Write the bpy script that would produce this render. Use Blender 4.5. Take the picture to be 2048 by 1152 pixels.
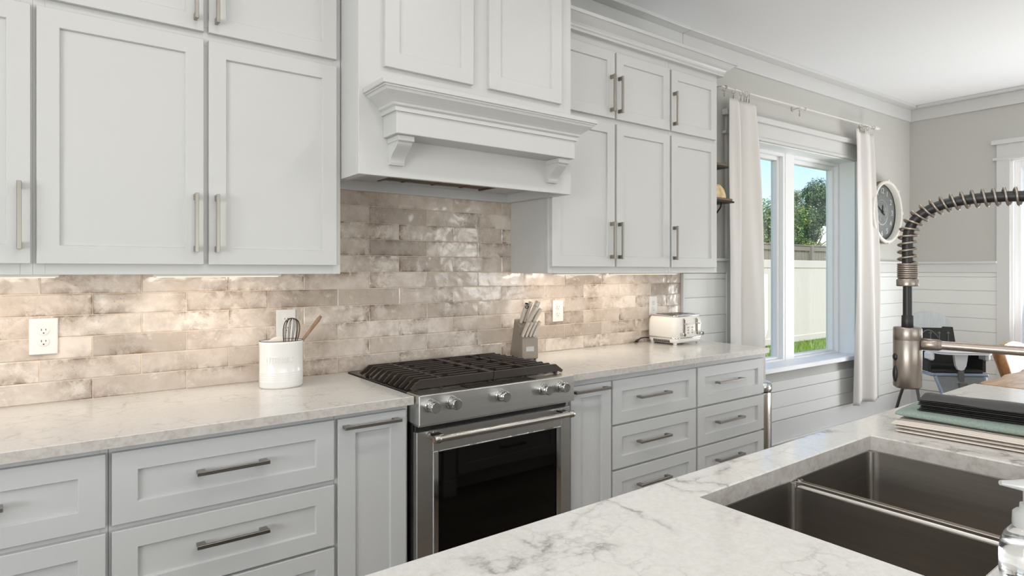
import bpy, math, random
from math import sin, cos, pi, radians as R, sqrt, atan2
from mathutils import Matrix, Vector

for o in list(bpy.data.objects):
    bpy.data.objects.remove(o)
random.seed(7)
SC = bpy.context.scene
COL = SC.collection

# ------------------------------------------------------------------ camera
CAMX, CAMY, CAMZ = 0.0, -2.69475, 1.378
YAW = 36.874
cam_data = bpy.data.cameras.new('camera')
cam = bpy.data.objects.new('camera', cam_data)
COL.objects.link(cam)
cam.location = (CAMX, CAMY, CAMZ)
cam.rotation_euler = (R(90), 0, R(-YAW))
cam_data.sensor_fit = 'HORIZONTAL'
cam_data.sensor_width = 36.0
cam_data.lens = 36.0 * 1228.652 / 2048
cam_data.shift_y = -(576 - 541.8) / 2048         # horizon sits a little above the frame's middle
cam_data.clip_start = 0.05
cam_data.clip_end = 200
SC.camera = cam

# ------------------------------------------------------------------ view, world, sun
SC.view_settings.view_transform = 'Standard'
SC.view_settings.look = 'None'
SC.view_settings.exposure = 0.0
SC.view_settings.gamma = 1.0
SC.view_settings.use_curve_mapping = False

world = bpy.data.worlds.new('sky')
SC.world = world
world.use_nodes = True
wn = world.node_tree.nodes
wl = world.node_tree.links
wn.clear()
w_out = wn.new('ShaderNodeOutputWorld')
w_bg = wn.new('ShaderNodeBackground')
w_sky = wn.new('ShaderNodeTexSky')
w_sky.sky_type = 'NISHITA'
w_sky.sun_disc = False
w_sky.sun_elevation = R(50)
w_sky.sun_rotation = R(200)
w_sky.air_density = 1.0
w_sky.dust_density = 0.9
w_sky.ozone_density = 1.4
w_bg.inputs['Strength'].default_value = 0.26
wl.new(w_sky.outputs['Color'], w_bg.inputs['Color'])
wl.new(w_bg.outputs['Background'], w_out.inputs['Surface'])


def lamp(name, kind, loc, rot, energy, color=(1, 1, 1), **kw):
    d = bpy.data.lights.new(name, kind)
    d.energy = energy
    d.color = color
    for k, v in kw.items():
        setattr(d, k, v)
    o = bpy.data.objects.new(name, d)
    COL.objects.link(o)
    o.location = loc
    o.rotation_euler = rot
    return o


sun = lamp('sun', 'SUN', (0, -20, 30), (0, 0, 0), 2.4, (1.0, 0.95, 0.87), angle=R(0.6))
sun.rotation_euler = Vector((0.28, 0.62, -0.75)).to_track_quat('-Z', 'Y').to_euler()

# added fill lamps in front of assumed, unseen windows, tilted up at the ceiling
lamp('daylight_fill', 'AREA', (0.8, -6.36, 1.45), (R(160), 0, 0), 78, (0.962, 0.98, 1.0), shape='RECTANGLE', size=3.0, size_y=2.0)
lamp('daylight_fill', 'AREA', (6.15, -6.36, 1.45), (R(150), 0, 0), 70, (0.962, 0.98, 1.0), shape='RECTANGLE', size=1.3, size_y=2.0)
lamp('daylight_fill', 'AREA', (-3.36, -3.2, 1.45), (R(140), 0, R(-90)), 165, (0.962, 0.98, 1.0), shape='RECTANGLE', size=2.4, size_y=2.0)

# added fill lamp just inside the patio door, aimed up to brighten the ceiling
lamp('daylight_fill', 'AREA', (7.0, -2.0, 0.75), (R(116), 0, R(90)), 80, (0.962, 0.98, 1.0), shape='RECTANGLE', size=1.5, size_y=1.3)

# ------------------------------------------------------------------ materials
def lin(r, g, b):
    def f(c):
        c /= 255.0
        return c / 12.92 if c <= 0.04045 else ((c + 0.055) / 1.055) ** 2.4
    return (f(r), f(g), f(b), 1.0)


class NT:
    """small helper around a material's node tree"""

    def __init__(self, name):
        self.m = bpy.data.materials.new(name)
        self.m.use_nodes = True
        self.n = self.m.node_tree.nodes
        self.l = self.m.node_tree.links
        self.b = self.n['Principled BSDF']

    def node(self, t, **kw):
        nd = self.n.new(t)
        for k, v in kw.items():
            if k.startswith('_'):
                setattr(nd, k[1:], v)
            else:
                nd.inputs[k.replace('__', ' ')].default_value = v
        return nd

    def link(self, a, b):
        self.l.new(a, b)

    def coords(self, kind='Object', scale=(1, 1, 1)):
        tc = self.n.new('ShaderNodeTexCoord')
        mp = self.n.new('ShaderNodeMapping')
        mp.inputs['Scale'].default_value = scale
        self.link(tc.outputs[kind], mp.inputs['Vector'])
        return mp.outputs['Vector']

    def noise(self, vec, scale, detail=4, rough=0.5, dist=0.0):
        nd = self.n.new('ShaderNodeTexNoise')
        nd.inputs['Scale'].default_value = scale
        nd.inputs['Detail'].default_value = detail
        nd.inputs['Roughness'].default_value = rough
        nd.inputs['Distortion'].default_value = dist
        if vec is not None:
            self.link(vec, nd.inputs['Vector'])
        return nd

    def ramp(self, fac, stops):
        nd = self.n.new('ShaderNodeValToRGB')
        el = nd.color_ramp.elements
        while len(el) < len(stops):
            el.new(0.5)
        for e, (p, c) in zip(el, stops):
            e.position = p
            e.color = c if len(c) == 4 else (*c, 1)
        self.link(fac, nd.inputs['Fac'])
        return nd.outputs['Color']

    def math(self, op, a, b=None, clamp=False):
        nd = self.n.new('ShaderNodeMath')
        nd.operation = op
        nd.use_clamp = clamp
        for i, v in enumerate((a, b)):
            if v is None:
                continue
            if isinstance(v, (int, float)):
                nd.inputs[i].default_value = v
            else:
                self.link(v, nd.inputs[i])
        return nd.outputs[0]

    def mix(self, fac, a, b, blend='MIX'):
        nd = self.n.new('ShaderNodeMix')
        nd.data_type = 'RGBA'
        nd.blend_type = blend
        for i, v in ((0, fac), (6, a), (7, b)):
            if isinstance(v, (int, float)):
                nd.inputs[i].default_value = v
            elif isinstance(v, tuple):
                nd.inputs[i].default_value = v
            else:
                self.link(v, nd.inputs[i])
        return nd.outputs[2]

    def bump(self, height, strength=0.2, dist=0.002):
        nd = self.n.new('ShaderNodeBump')
        nd.inputs['Strength'].default_value = strength
        nd.inputs['Distance'].default_value = dist
        self.link(height, nd.inputs['Height'])
        self.link(nd.outputs['Normal'], self.b.inputs['Normal'])

    def set(self, **kw):
        for k, v in kw.items():
            k = k.replace('_', ' ')
            if isinstance(v, (int, float, tuple)):
                self.b.inputs[k].default_value = v
            else:
                self.link(v, self.b.inputs[k])
        return self


MAT = {}


def simple(name, color, rough=0.5, metal=0.0, nscale=0, nstr=0.1, ndist=0.001, var=0.0, spec=0.5, stretch=(1, 1, 1), rvar=0.0):
    t = NT(name)
    t.set(Base_Color=color, Roughness=rough, Metallic=metal)
    t.b.inputs['Specular IOR Level'].default_value = spec
    v = t.coords('Object', stretch)
    ns = t.noise(v, nscale or 6, 5, 0.55)
    if var:
        lo = tuple(c * (1 - var) for c in color[:3]) + (1,)
        hi = tuple(min(1, c * (1 + var)) for c in color[:3]) + (1,)
        t.set(Base_Color=t.ramp(ns.outputs['Fac'], [(0.3, lo), (0.7, hi)]))
    if rvar:
        t.set(Roughness=t.math('ADD', t.math('MULTIPLY', ns.outputs['Fac'], rvar), rough - rvar / 2))
    if nscale and nstr:
        t.bump(ns.outputs['Fac'], nstr, ndist)
    MAT[name] = t.m
    return t


simple('cabinet_white', lin(204, 204, 202), 0.38, nscale=90, nstr=0.03, ndist=0.0004)
simple('wall_greige', lin(197, 196, 191), 0.75, nscale=160, nstr=0.08, ndist=0.0005)
simple('ceiling_white', lin(240, 241, 242), 0.8, nscale=120, nstr=0.06, ndist=0.0005)
simple('trim_white', lin(214, 214, 212), 0.42, nscale=60, nstr=0.03, ndist=0.0005)
simple('shiplap_white', lin(226, 227, 224), 0.5, nscale=50, nstr=0.05, ndist=0.0005)
simple('window_vinyl', lin(248, 249, 250), 0.35)
simple('nickel', lin(156, 151, 143), 0.32, 1.0)
simple('faucet_steel', lin(156, 146, 137), 0.36, 1.0, nscale=160, nstr=0.0, stretch=(1, 1, 0.01), var=0.07)
simple('steel', lin(208, 206, 202), 0.33, 1.0, nscale=160, nstr=0.0, stretch=(0.02, 1, 1), var=0.03)
simple('handle_steel', lin(205, 200, 193), 0.24, 1.0)
simple('chrome', lin(215, 214, 212), 0.07, 1.0)
simple('reddish_brown', lin(128, 98, 90), 0.4)
simple('vent_dark', lin(104, 86, 70), 0.45, 0.3)
simple('sink_steel', lin(146, 139, 131), 0.42, 1.0, nscale=120, nstr=0.0, stretch=(0.05, 0.05, 1), var=0.06)
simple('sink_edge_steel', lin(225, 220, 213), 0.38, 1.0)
simple('cast_iron', lin(51, 43, 37), 0.40, 0.0, nscale=200, nstr=0.15, ndist=0.0006)
simple('black_enamel', lin(28, 25, 23), 0.18, 0.0)
simple('black_plastic', lin(20, 20, 20), 0.35)
simple('black_rubber', lin(27, 23, 21), 0.45)
simple('oven_glass', lin(7, 6, 5), 0.03, 0.0, spec=0.4)
simple('brass_burner', lin(170, 150, 120), 0.4, 1.0)
simple('outlet_white', lin(226, 224, 220), 0.35)
simple('dark_slot', lin(60, 48, 40), 0.6)
simple('crock_white', lin(232, 230, 226), 0.16)
simple('toaster_cream', lin(236, 232, 224), 0.16)
simple('knife_block_taupe', lin(150, 140, 127), 0.55, nscale=80, nstr=0.1, stretch=(1, 1, 0.1), var=0.06)
simple('knife_handle', lin(208, 198, 185), 0.32)
simple('utensil_wood', lin(148, 118, 94), 0.6, nscale=40, nstr=0.2, var=0.25, stretch=(1, 1, 0.15))
simple('whisk_wire', lin(62, 46, 34), 0.35, 0.6)
simple('silicone_white', lin(235, 228, 216), 0.5)
simple('curtain_fabric', lin(222, 219, 215), 0.9, nscale=500, nstr=0.25, ndist=0.0006, var=0.02)
simple('rod_silver', lin(196, 190, 182), 0.3, 0.9)
simple('rod_white', lin(226, 222, 214), 0.4)
simple('iron_black', lin(30, 27, 25), 0.5, 0.3)
simple('shelf_wood', lin(120, 96, 76), 0.65, nscale=30, nstr=0.2, var=0.3, stretch=(0.2, 1, 1))
simple('shell_cream', lin(222, 196, 150), 0.45, nscale=25, nstr=0.4, ndist=0.006, var=0.2)
simple('clock_ring', lin(226, 223, 216), 0.5, nscale=60, nstr=0.1, var=0.06)
simple('clock_wood', lin(116, 98, 84), 0.6, nscale=40, nstr=0.2, var=0.3)
simple('clock_face', lin(126, 130, 129), 0.65, nscale=14, var=0.16)
simple('clock_mark', lin(205, 208, 206), 0.6)
simple('clock_hand', lin(34, 33, 33), 0.5)
simple('chair_dark_cloth', lin(58, 58, 56), 0.9, nscale=70, nstr=0.1, var=0.2)
simple('chair_grey_plastic', lin(120, 125, 126), 0.4)
simple('chair_grey_tube', lin(88, 88, 88), 0.35, 0.2)
simple('chair_white', lin(232, 234, 236), 0.35)
simple('chair_cover', lin(196, 202, 204), 0.8, nscale=30, var=0.08, stretch=(3, 3, 0.4))
simple('chair_pattern', lin(112, 112, 110), 0.9)
simple('chair_edge_blue', lin(150, 164, 182), 0.4)
simple('towel_green', lin(146, 162, 152), 0.95, nscale=240, nstr=0.8, ndist=0.003, var=0.16)
simple('mat_black', lin(48, 46, 44), 0.55, nscale=60, nstr=0.3, ndist=0.0015, var=0.15)
simple('mat_edge', lin(20, 19, 19), 0.5)
simple('print_white', lin(215, 213, 208), 0.6)
simple('vinyl_fence', lin(238, 228, 218), 0.45)
simple('fence_wood', lin(156, 148, 130), 0.85, nscale=12, nstr=0.3, ndist=0.004, var=0.25, stretch=(4, 4, 0.4))
simple('bark', lin(92, 78, 62), 0.9, nscale=20, nstr=0.6, ndist=0.01, var=0.3, stretch=(1, 1, 0.3))
simple('lamp_trim', lin(240, 240, 238), 0.4)
simple('grout', lin(222, 205, 186), 0.85, nscale=60, var=0.08)
simple('led_bar', lin(240, 238, 232), 0.4)


def glass_mat(name, rough=0.0, ior=1.45, col=(1, 1, 1, 1)):
    t = NT(name)
    t.set(Base_Color=col, Roughness=rough, IOR=ior, Transmission_Weight=1.0)
    MAT[name] = t.m
    return t


glass_mat('clear_plastic', 0.04, 1.35)
glass_mat('soap_clear', 0.12, 1.2, (0.96, 0.97, 0.97, 1))
simple('pump_white', lin(222, 222, 220), 0.3).set(Transmission_Weight=0.45)


def pane_mat():
    # thin window pane: mostly straight-through, a clear reflection
    t = NT('window_glass')
    n, l = t.n, t.l
    out = n['Material Output']
    tr = n.new('ShaderNodeBsdfTransparent')
    tr.inputs['Color'].default_value = (0.965, 0.965, 0.955, 1)
    gl = n.new('ShaderNodeBsdfGlossy')
    gl.inputs['Roughness'].default_value = 0.01
    lw = n.new('ShaderNodeLayerWeight')
    lw.inputs['Blend'].default_value = 0.5
    p5 = t.math('POWER', lw.outputs['Facing'], 5.0)
    fr_ = t.math('ADD', t.math('MULTIPLY', p5, 0.85), 0.035)
    mx = n.new('ShaderNodeMixShader')
    l.new(fr_, mx.inputs['Fac'])
    l.new(tr.outputs['BSDF'], mx.inputs[1])
    l.new(gl.outputs['BSDF'], mx.inputs[2])
    l.new(mx.outputs['Shader'], out.inputs['Surface'])
    MAT['window_glass'] = t.m


pane_mat()


def emit_mat(name, col, strength):
    t = NT(name)
    t.set(Base_Color=col, Emission_Color=col, Emission_Strength=strength)
    MAT[name] = t.m


emit_mat('lamp_glow', (1.0, 0.95, 0.9, 1), 6.0)
emit_mat('led_glow', (1.0, 0.86, 0.68, 1), 1.2)


def quartz(name, vein_strength, scale, rough, seed=0.0):
    t = NT(name)
    v0 = t.coords('Object')
    sh = t.node('ShaderNodeVectorMath', _operation='ADD')
    t.link(v0, sh.inputs[0])
    sh.inputs[1].default_value = (seed, seed * 1.7, 0)
    v = sh.outputs[0]

    def warped(amount, sc):
        w = t.noise(v, sc, 7, 0.62)
        ad = t.node('ShaderNodeVectorMath', _operation='MULTIPLY_ADD')
        t.link(w.outputs['Color'], ad.inputs[0])
        ad.inputs[1].default_value = (amount, amount, amount)
        t.link(v, ad.inputs[2])
        return ad.outputs[0]

    def cells(vec, sc):
        vo = t.node('ShaderNodeTexVoronoi', _feature='DISTANCE_TO_EDGE')
        vo.inputs['Scale'].default_value = sc
        t.link(vec, vo.inputs['Vector'])
        return vo.outputs['Distance']
    big = t.ramp(cells(warped(0.22, 4.0), 4.2 * scale), [(0.0, (1, 1, 1)), (0.010, (0.8, 0.8, 0.8)), (0.028, (0.28, 0.28, 0.28)), (0.075, (0, 0, 0))])
    small = t.ramp(cells(warped(0.12, 9.0), 10.5 * scale), [(0.0, (0.8, 0.8, 0.8)), (0.018, (0.35, 0.35, 0.35)), (0.05, (0, 0, 0))])
    region = t.ramp(t.noise(v, 2.3 * scale, 3, 0.5).outputs['Fac'], [(0.44, (0, 0, 0)), (0.58, (1, 1, 1))])
    region2 = t.ramp(t.noise(v, 3.7 * scale, 4, 0.55).outputs['Fac'], [(0.50, (0, 0, 0)), (0.66, (1, 1, 1))])
    broken = t.ramp(t.noise(v, 17 * scale, 5, 0.6).outputs['Fac'], [(0.38, (0.15, 0.15, 0.15)), (0.58, (1, 1, 1))])
    veins = t.math('MULTIPLY', t.math('MULTIPLY', big, region), broken)
    v2 = t.math('MULTIPLY', t.math('MULTIPLY', small, region2), 0.55)
    veins = t.math('MULTIPLY', t.math('ADD', veins, v2), vein_strength, True)
    # short pale brush-like streaks
    mp = t.node('ShaderNodeMapping')
    t.link(v, mp.inputs['Vector'])
    mp.inputs['Rotation'].default_value = (0, 0, R(35))
    mp.inputs['Scale'].default_value = (1.0, 4.5, 1.0)
    st = t.noise(mp.outputs['Vector'], 9 * scale, 5, 0.6, 0.5)
    streak = t.math('MULTIPLY', t.ramp(st.outputs['Fac'], [(0.60, (0, 0, 0)), (0.72, (1, 1, 1))]), 0.16)
    speck = t.noise(v, 75 * scale, 4, 0.7)
    base = t.ramp(speck.outputs['Fac'], [(0.3, lin(212, 209, 204)), (0.55, lin(220, 218, 213)), (0.8, lin(226, 224, 220))])
    base = t.mix(streak, base, lin(176, 172, 168))
    colr = t.mix(veins, base, lin(138, 133, 129))
    t.set(Base_Color=colr, Roughness=rough)
    MAT[name] = t.m


quartz('quartz_island', 0.85, 1.15, 0.11, 3.3)
quartz('quartz_counter', 0.42, 1.9, 0.13, 8.1)


def quartz_edge():
    t = NT('quartz_edge')
    v = t.coords('Object')
    a = t.noise(v, 45, 6, 0.7, 0.5)
    b = t.noise(v, 12, 4, 0.6)
    c = t.ramp(a.outputs['Fac'], [(0.3, lin(176, 168, 159)), (0.52, lin(200, 194, 187)), (0.8, lin(212, 207, 201))])
    c = t.mix(t.math('MULTIPLY', t.ramp(b.outputs['Fac'], [(0.5, (0, 0, 0)), (0.8, (1, 1, 1))]), 0.35), c, lin(176, 166, 154))
    t.set(Base_Color=c, Roughness=0.3)
    MAT['quartz_edge'] = t.m


quartz_edge()


def tile_mat():
    t = NT('glazed_tile')
    at = t.node('ShaderNodeAttribute', _attribute_name='rnd')
    rnd = at.outputs['Fac']
    v0 = t.coords('Object')
    off = t.node('ShaderNodeVectorMath', _operation='MULTIPLY_ADD')
    cmb = t.node('ShaderNodeCombineXYZ')
    t.link(rnd, cmb.inputs[0])
    t.link(t.math('MULTIPLY', rnd, 3.7), cmb.inputs[1])
    t.link(t.math('MULTIPLY', rnd, 7.3), cmb.inputs[2])
    t.link(cmb.outputs[0], off.inputs[0])
    off.inputs[1].default_value = (37, 37, 37)
    t.link(v0, off.inputs[2])
    v = off.outputs[0]
    uv = t.node('ShaderNodeUVMap')
    sep = t.node('ShaderNodeSeparateXYZ')
    t.link(uv.outputs['UV'], sep.inputs[0])
    eu = t.math('MULTIPLY', t.math('MINIMUM', sep.outputs[0], t.math('SUBTRACT', 1.0, sep.outputs[0])), 4.0)
    ev = t.math('MINIMUM', sep.outputs[1], t.math('SUBTRACT', 1.0, sep.outputs[1]))
    e = t.math('MINIMUM', eu, ev)
    edge = t.ramp(e, [(0.0, (1, 1, 1)), (0.12, (0.6, 0.6, 0.6)), (0.48, (0.12, 0.12, 0.12))])
    big = t.noise(v, 7.5, 4, 0.55, 0.3)
    mid = t.noise(v, 24, 7, 0.68, 0.35)
    fine = t.noise(v, 95, 6, 0.75, 0.2)
    cloud = t.math('ADD', t.math('MULTIPLY', big.outputs['Fac'], 0.65), t.math('MULTIPLY', mid.outputs['Fac'], 0.35))
    # tone of a whole tile, from pale cream to smoky
    tone = t.ramp(rnd, [(0.0, lin(229, 219, 208)), (0.35, lin(217, 205, 194)), (0.7, lin(202, 190, 179)), (1.0, lin(178, 166, 155))])
    body = t.mix(t.ramp(cloud, [(0.42, (0, 0, 0)), (0.62, (0.75, 0.75, 0.75))]), tone, lin(178, 163, 147))
    pale = t.ramp(mid.outputs['Fac'], [(0.56, (0, 0, 0)), (0.72, (0.55, 0.55, 0.55))])
    body = t.mix(pale, body, lin(236, 228, 217))
    patch = t.ramp(t.noise(v, 5.0, 3, 0.5).outputs['Fac'], [(0.44, (0, 0, 0)), (0.62, (1, 1, 1))])
    sm = t.math('MULTIPLY', t.math('MULTIPLY', edge, patch), t.ramp(mid.outputs['Fac'], [(0.40, (0, 0, 0)), (0.56, (1, 1, 1))]))
    body = t.mix(t.math('MULTIPLY', sm, 0.95, True), body, lin(112, 92, 76))
    fl = t.math('MULTIPLY', t.ramp(fine.outputs['Fac'], [(0.57, (0, 0, 0)), (0.66, (1, 1, 1))]), patch)
    body = t.mix(t.math('MULTIPLY', fl, 0.55), body, lin(104, 86, 70))
    t.set(Base_Color=body, Roughness=0.14)
    wav = t.noise(v, 9, 2, 0.4)
    wav2 = t.noise(v, 34, 3, 0.5)
    hgt = t.math('ADD', wav.outputs['Fac'], t.math('MULTIPLY', wav2.outputs['Fac'], 0.16))
    t.bump(hgt, 0.7, 0.008)
    MAT['glazed_tile'] = t.m


tile_mat()


def floor_mat():
    t = NT('floor_planks')
    v = t.coords('Object', (1, 1, 1))
    br = t.node('ShaderNodeTexBrick')
    br.inputs['Scale'].default_value = 1.0
    br.inputs['Brick Width'].default_value = 1.2
    br.inputs['Row Height'].default_value = 0.18
    br.inputs['Mortar Size'].default_value = 0.002
    br.inputs['Color1'].default_value = lin(132, 122, 110)
    br.inputs['Color2'].default_value = lin(112, 102, 92)
    br.inputs['Mortar'].default_value = lin(50, 44, 40)
    t.link(v, br.inputs['Vector'])
    g = t.noise(t.coords('Object', (0.6, 9, 1)), 9, 6, 0.65, 0.4)
    c = t.mix(0.55, br.outputs['Color'], t.ramp(g.outputs['Fac'], [(0.3, lin(86, 76, 67)), (0.7, lin(160, 150, 138))]), 'SOFT_LIGHT')
    t.set(Base_Color=c, Roughness=0.42)
    MAT['floor_planks'] = t.m


floor_mat()


def stripes_mat():
    # woven cream cloth with thin dark stripes along its length
    t = NT('towel_stripe')
    at = t.node('ShaderNodeUVMap')
    sep = t.node('ShaderNodeSeparateXYZ')
    t.link(at.outputs['UV'], sep.inputs[0])
    fr = t.math('FRACT', t.math('MULTIPLY', sep.outputs[0], 1.0))
    line = t.ramp(fr, [(0.0, (0, 0, 0)), (0.455, (0, 0, 0)), (0.47, (1, 1, 1)), (0.53, (1, 1, 1)), (0.545, (0, 0, 0))])
    ns = t.noise(t.coords('Object'), 400, 3, 0.5)
    c = t.mix(t.math('MULTIPLY', line, 0.85), lin(226, 216, 205), lin(110, 92, 80))
    t.set(Base_Color=c, Roughness=0.95)
    t.bump(ns.outputs['Fac'], 0.4, 0.001)
    MAT['towel_stripe'] = t.m


stripes_mat()


def table_wood():
    t = NT('slab_wood')
    v = t.coords('Object', (0.6, 3.0, 3.0))
    n1 = t.noise(v, 3.2, 6, 0.6, 1.2)
    n2 = t.noise(t.coords('Object', (1.5, 26, 26)), 3, 4, 0.6)
    c = t.ramp(n1.outputs['Fac'], [(0.3, lin(226, 202, 164)), (0.5, lin(206, 168, 120)), (0.62, lin(170, 118, 76)), (0.75, lin(220, 190, 146))])
    c = t.mix(t.math('MULTIPLY', n2.outputs['Fac'], 0.35), c, lin(150, 104, 66))
    t.set(Base_Color=c, Roughness=0.28)
    MAT['slab_wood'] = t.m
    t = NT('log_wood')
    v = t.coords('Object', (1, 1, 0.3))
    n1 = t.noise(v, 7, 6, 0.65, 0.8)
    c = t.ramp(n1.outputs['Fac'], [(0.3, lin(206, 168, 122)), (0.48, lin(176, 122, 78)), (0.6, lin(140, 88, 54)), (0.75, lin(214, 190, 150))])
    t.set(Base_Color=c, Roughness=0.45)
    t.bump(n1.outputs['Fac'], 0.4, 0.008)
    MAT['log_wood'] = t.m


table_wood()


def leaf_mat(name, stops):
    t = NT(name)
    at = t.node('ShaderNodeAttribute', _attribute_name='rnd')
    t.set(Base_Color=t.ramp(at.outputs['Fac'], stops), Roughness=0.55)
    MAT[name] = t.m


leaf_mat('leaf_green', [(0.0, lin(70, 98, 50)), (0.5, lin(112, 142, 74)), (0.85, lin(160, 178, 96)), (1.0, lin(206, 204, 120))])
leaf_mat('leaf_dark', [(0.0, lin(52, 82, 54)), (0.5, lin(88, 122, 84)), (1.0, lin(138, 164, 112))])
leaf_mat('leaf_pale', [(0.0, lin(112, 124, 92)), (0.5, lin(150, 160, 122)), (1.0, lin(192, 194, 158))])
leaf_mat('grass_blade', [(0.0, lin(112, 150, 52)), (0.6, lin(158, 190, 74)), (1.0, lin(196, 212, 110))])
simple('lawn_green', lin(122, 150, 66), 0.95, nscale=20, nstr=0.4, ndist=0.02, var=0.3)

# ------------------------------------------------------------------ mesh building
ID = Matrix.Identity(4)
WM = {}                                  # world matrix of every root we make
WALL_A = -0.031
MW = Matrix.Translation((3.476, 0, 0)) @ Matrix.Rotation(WALL_A, 4, 'Z')   # frame of the window wall: x along, -y into the room


class MB:
    def __init__(self, M=ID):
        self.v, self.f, self.s, self.uv, self.rnd = [], [], [], [], []
        self.M = M
        self.cur = 0.0

    def at(self, M):
        self.M = M
        return self

    def add(self, verts, faces, smooth=False, uvs=None):
        o = len(self.v)
        M = self.M
        self.v += [M @ Vector(p) for p in verts]
        flip = M.determinant() < 0
        for i, f in enumerate(faces):
            ff = tuple(o + k for k in f)
            uu = uvs[i] if uvs else None
            if flip:
                ff = ff[::-1]
                uu = uu[::-1] if uu else None
            self.f.append(ff)
            self.s.append(smooth)
            self.uv.append(uu)
            self.rnd.append(self.cur)
        return self

    # axis-aligned box between two corners, chamfered edges
    def box(self, a, b, bev=0.0):
        x0, x1 = sorted((a[0], b[0]))
        y0, y1 = sorted((a[1], b[1]))
        z0, z1 = sorted((a[2], b[2]))
        bev = min(bev, (x1 - x0) * .45, (y1 - y0) * .45, (z1 - z0) * .45)
        if bev <= 0:
            v = [(x, y, z) for z in (z0, z1) for y in (y0, y1) for x in (x0, x1)]
            f = [(0, 2, 3, 1), (4, 5, 7, 6), (0, 1, 5, 4), (2, 6, 7, 3), (0, 4, 6, 2), (1, 3, 7, 5)]
            return self.add(v, f)
        v, idx = [], {}
        for i in (0, 1):
            for j in (0, 1):
                for k in (0, 1):
                    X, Y, Z = (x0, x1)[i], (y0, y1)[j], (z0, z1)[k]
                    dx, dy, dz = (bev, -bev)[i], (bev, -bev)[j], (bev, -bev)[k]
                    for ax, p in ((0, (X, Y + dy, Z + dz)), (1, (X + dx, Y, Z + dz)), (2, (X + dx, Y + dy, Z))):
                        idx[(i, j, k, ax)] = len(v)
                        v.append(p)
        f = []
        c = Vector(((x0 + x1) / 2, (y0 + y1) / 2, (z0 + z1) / 2))

        def put(q):
            ps = [Vector(v[n]) for n in q]
            nrm = (ps[1] - ps[0]).cross(ps[2] - ps[0])
            m = sum(ps, Vector()) / len(ps) - c
            f.append(tuple(q) if nrm.dot(m) > 0 else tuple(q[::-1]))
        for ax in range(3):
            for s in (0, 1):
                q = []
                for (p, r) in ((0, 0), (1, 0), (1, 1), (0, 1)):
                    t = [p, r]
                    t.insert(ax, s)
                    q.append(idx[(*t, ax)])
                put(q)
            o1, o2 = [a_ for a_ in range(3) if a_ != ax]
            for p in (0, 1):
                for r in (0, 1):
                    q = []
                    for s in (0, 1):
                        t = [0, 0, 0]
                        t[ax], t[o1], t[o2] = s, p, r
                        pair = [idx[(*t, o1)], idx[(*t, o2)]]
                        q += pair if s == 0 else pair[::-1]
                    put(q)
        for i in (0, 1):
            for j in (0, 1):
                for k in (0, 1):
                    put([idx[(i, j, k, ax)] for ax in range(3)])
        return self.add(v, f)

    # extrude a closed 2D outline (list of (a,b)) along an axis: axis 'x','y','z'
    def prism(self, poly, axis, t0, t1, smooth=False):
        n = len(poly)
        area = sum(poly[i][0] * poly[(i + 1) % n][1] - poly[(i + 1) % n][0] * poly[i][1] for i in range(n))
        if area < 0:
            poly = poly[::-1]

        def P(p, t):
            return {'x': (t, p[0], p[1]), 'y': (p[1], t, p[0]), 'z': (p[0], p[1], t)}[axis]
        v = [P(p, t0) for p in poly] + [P(p, t1) for p in poly]
        self.add(v, [tuple(range(n))[::-1], tuple(range(n, 2 * n))])
        self.add(v, [(i, (i + 1) % n, n + (i + 1) % n, n + i) for i in range(n)], smooth)
        return self

    # surface of revolution; prof = [(r, z)], around local z at c
    def lathe(self, prof, c=(0, 0, 0), n=32, sx=1.0, sy=1.0, smooth=True, caps=True):
        v, f = [], []
        for (r, z) in prof:
            for i in range(n):
                a = 2 * pi * i / n
                v.append((c[0] + r * sx * cos(a), c[1] + r * sy * sin(a), c[2] + z))
        for k in range(len(prof) - 1):
            for i in range(n):
                j = (i + 1) % n
                f.append((k * n + i, k * n + j, (k + 1) * n + j, (k + 1) * n + i))
        self.add(v, f, smooth)
        if caps:
            m = len(prof) - 1
            if prof[0][0] > 1e-6:
                self.add(v[:n], [tuple(range(n))[::-1]])
            if prof[m][0] > 1e-6:
                self.add(v[m * n:], [tuple(range(n))])
        return self

    def cyl(self, p0, p1, r0, r1=None, n=20, bev=0.0, smooth=True):
        p0, p1 = Vector(p0), Vector(p1)
        r1 = r0 if r1 is None else r1
        d = p1 - p0
        L = d.length
        q = d.to_track_quat('Z', 'Y').to_matrix().to_4x4()
        old = self.M
        self.M = old @ Matrix.Translation(p0) @ q
        if bev:
            self.lathe([(r0 - bev, 0), (r0, bev), (r1, L - bev), (r1 - bev, L)], n=n, smooth=smooth)
        else:
            self.lathe([(r0, 0), (r1, L)], n=n, smooth=smooth)
        self.M = old
        return self

    def tube(self, pts, r, n=10, closed=False, caps=True, smooth=True, flat=1.0):
        pts = [Vector(p) for p in pts]
        m = len(pts)
        rad = r if isinstance(r, (list, tuple)) else [r] * m
        T = []
        for i in range(m):
            a = pts[(i - 1) % m] if (closed or i > 0) else pts[0]
            b = pts[(i + 1) % m] if (closed or i < m - 1) else pts[-1]
            T.append((b - a).normalized())
        ref = Vector((0, 0, 1)) if abs(T[0].z) < 0.9 else Vector((1, 0, 0))
        N = (ref - T[0] * ref.dot(T[0])).normalized()
        v, f = [], []
        for i in range(m):
            if i:
                q = T[i - 1].rotation_difference(T[i])
                N = (q @ N)
                N = (N - T[i] * N.dot(T[i])).normalized()
            B = T[i].cross(N)
            for k in range(n):
                a = 2 * pi * k / n
                v.append(pts[i] + N * (cos(a) * rad[i] * flat) + B * (sin(a) * rad[i]))
        for i in range(m if closed else m - 1):
            j = (i + 1) % m
            for k in range(n):
                l = (k + 1) % n
                f.append((i * n + k, i * n + l, j * n + l, j * n + k))
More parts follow.
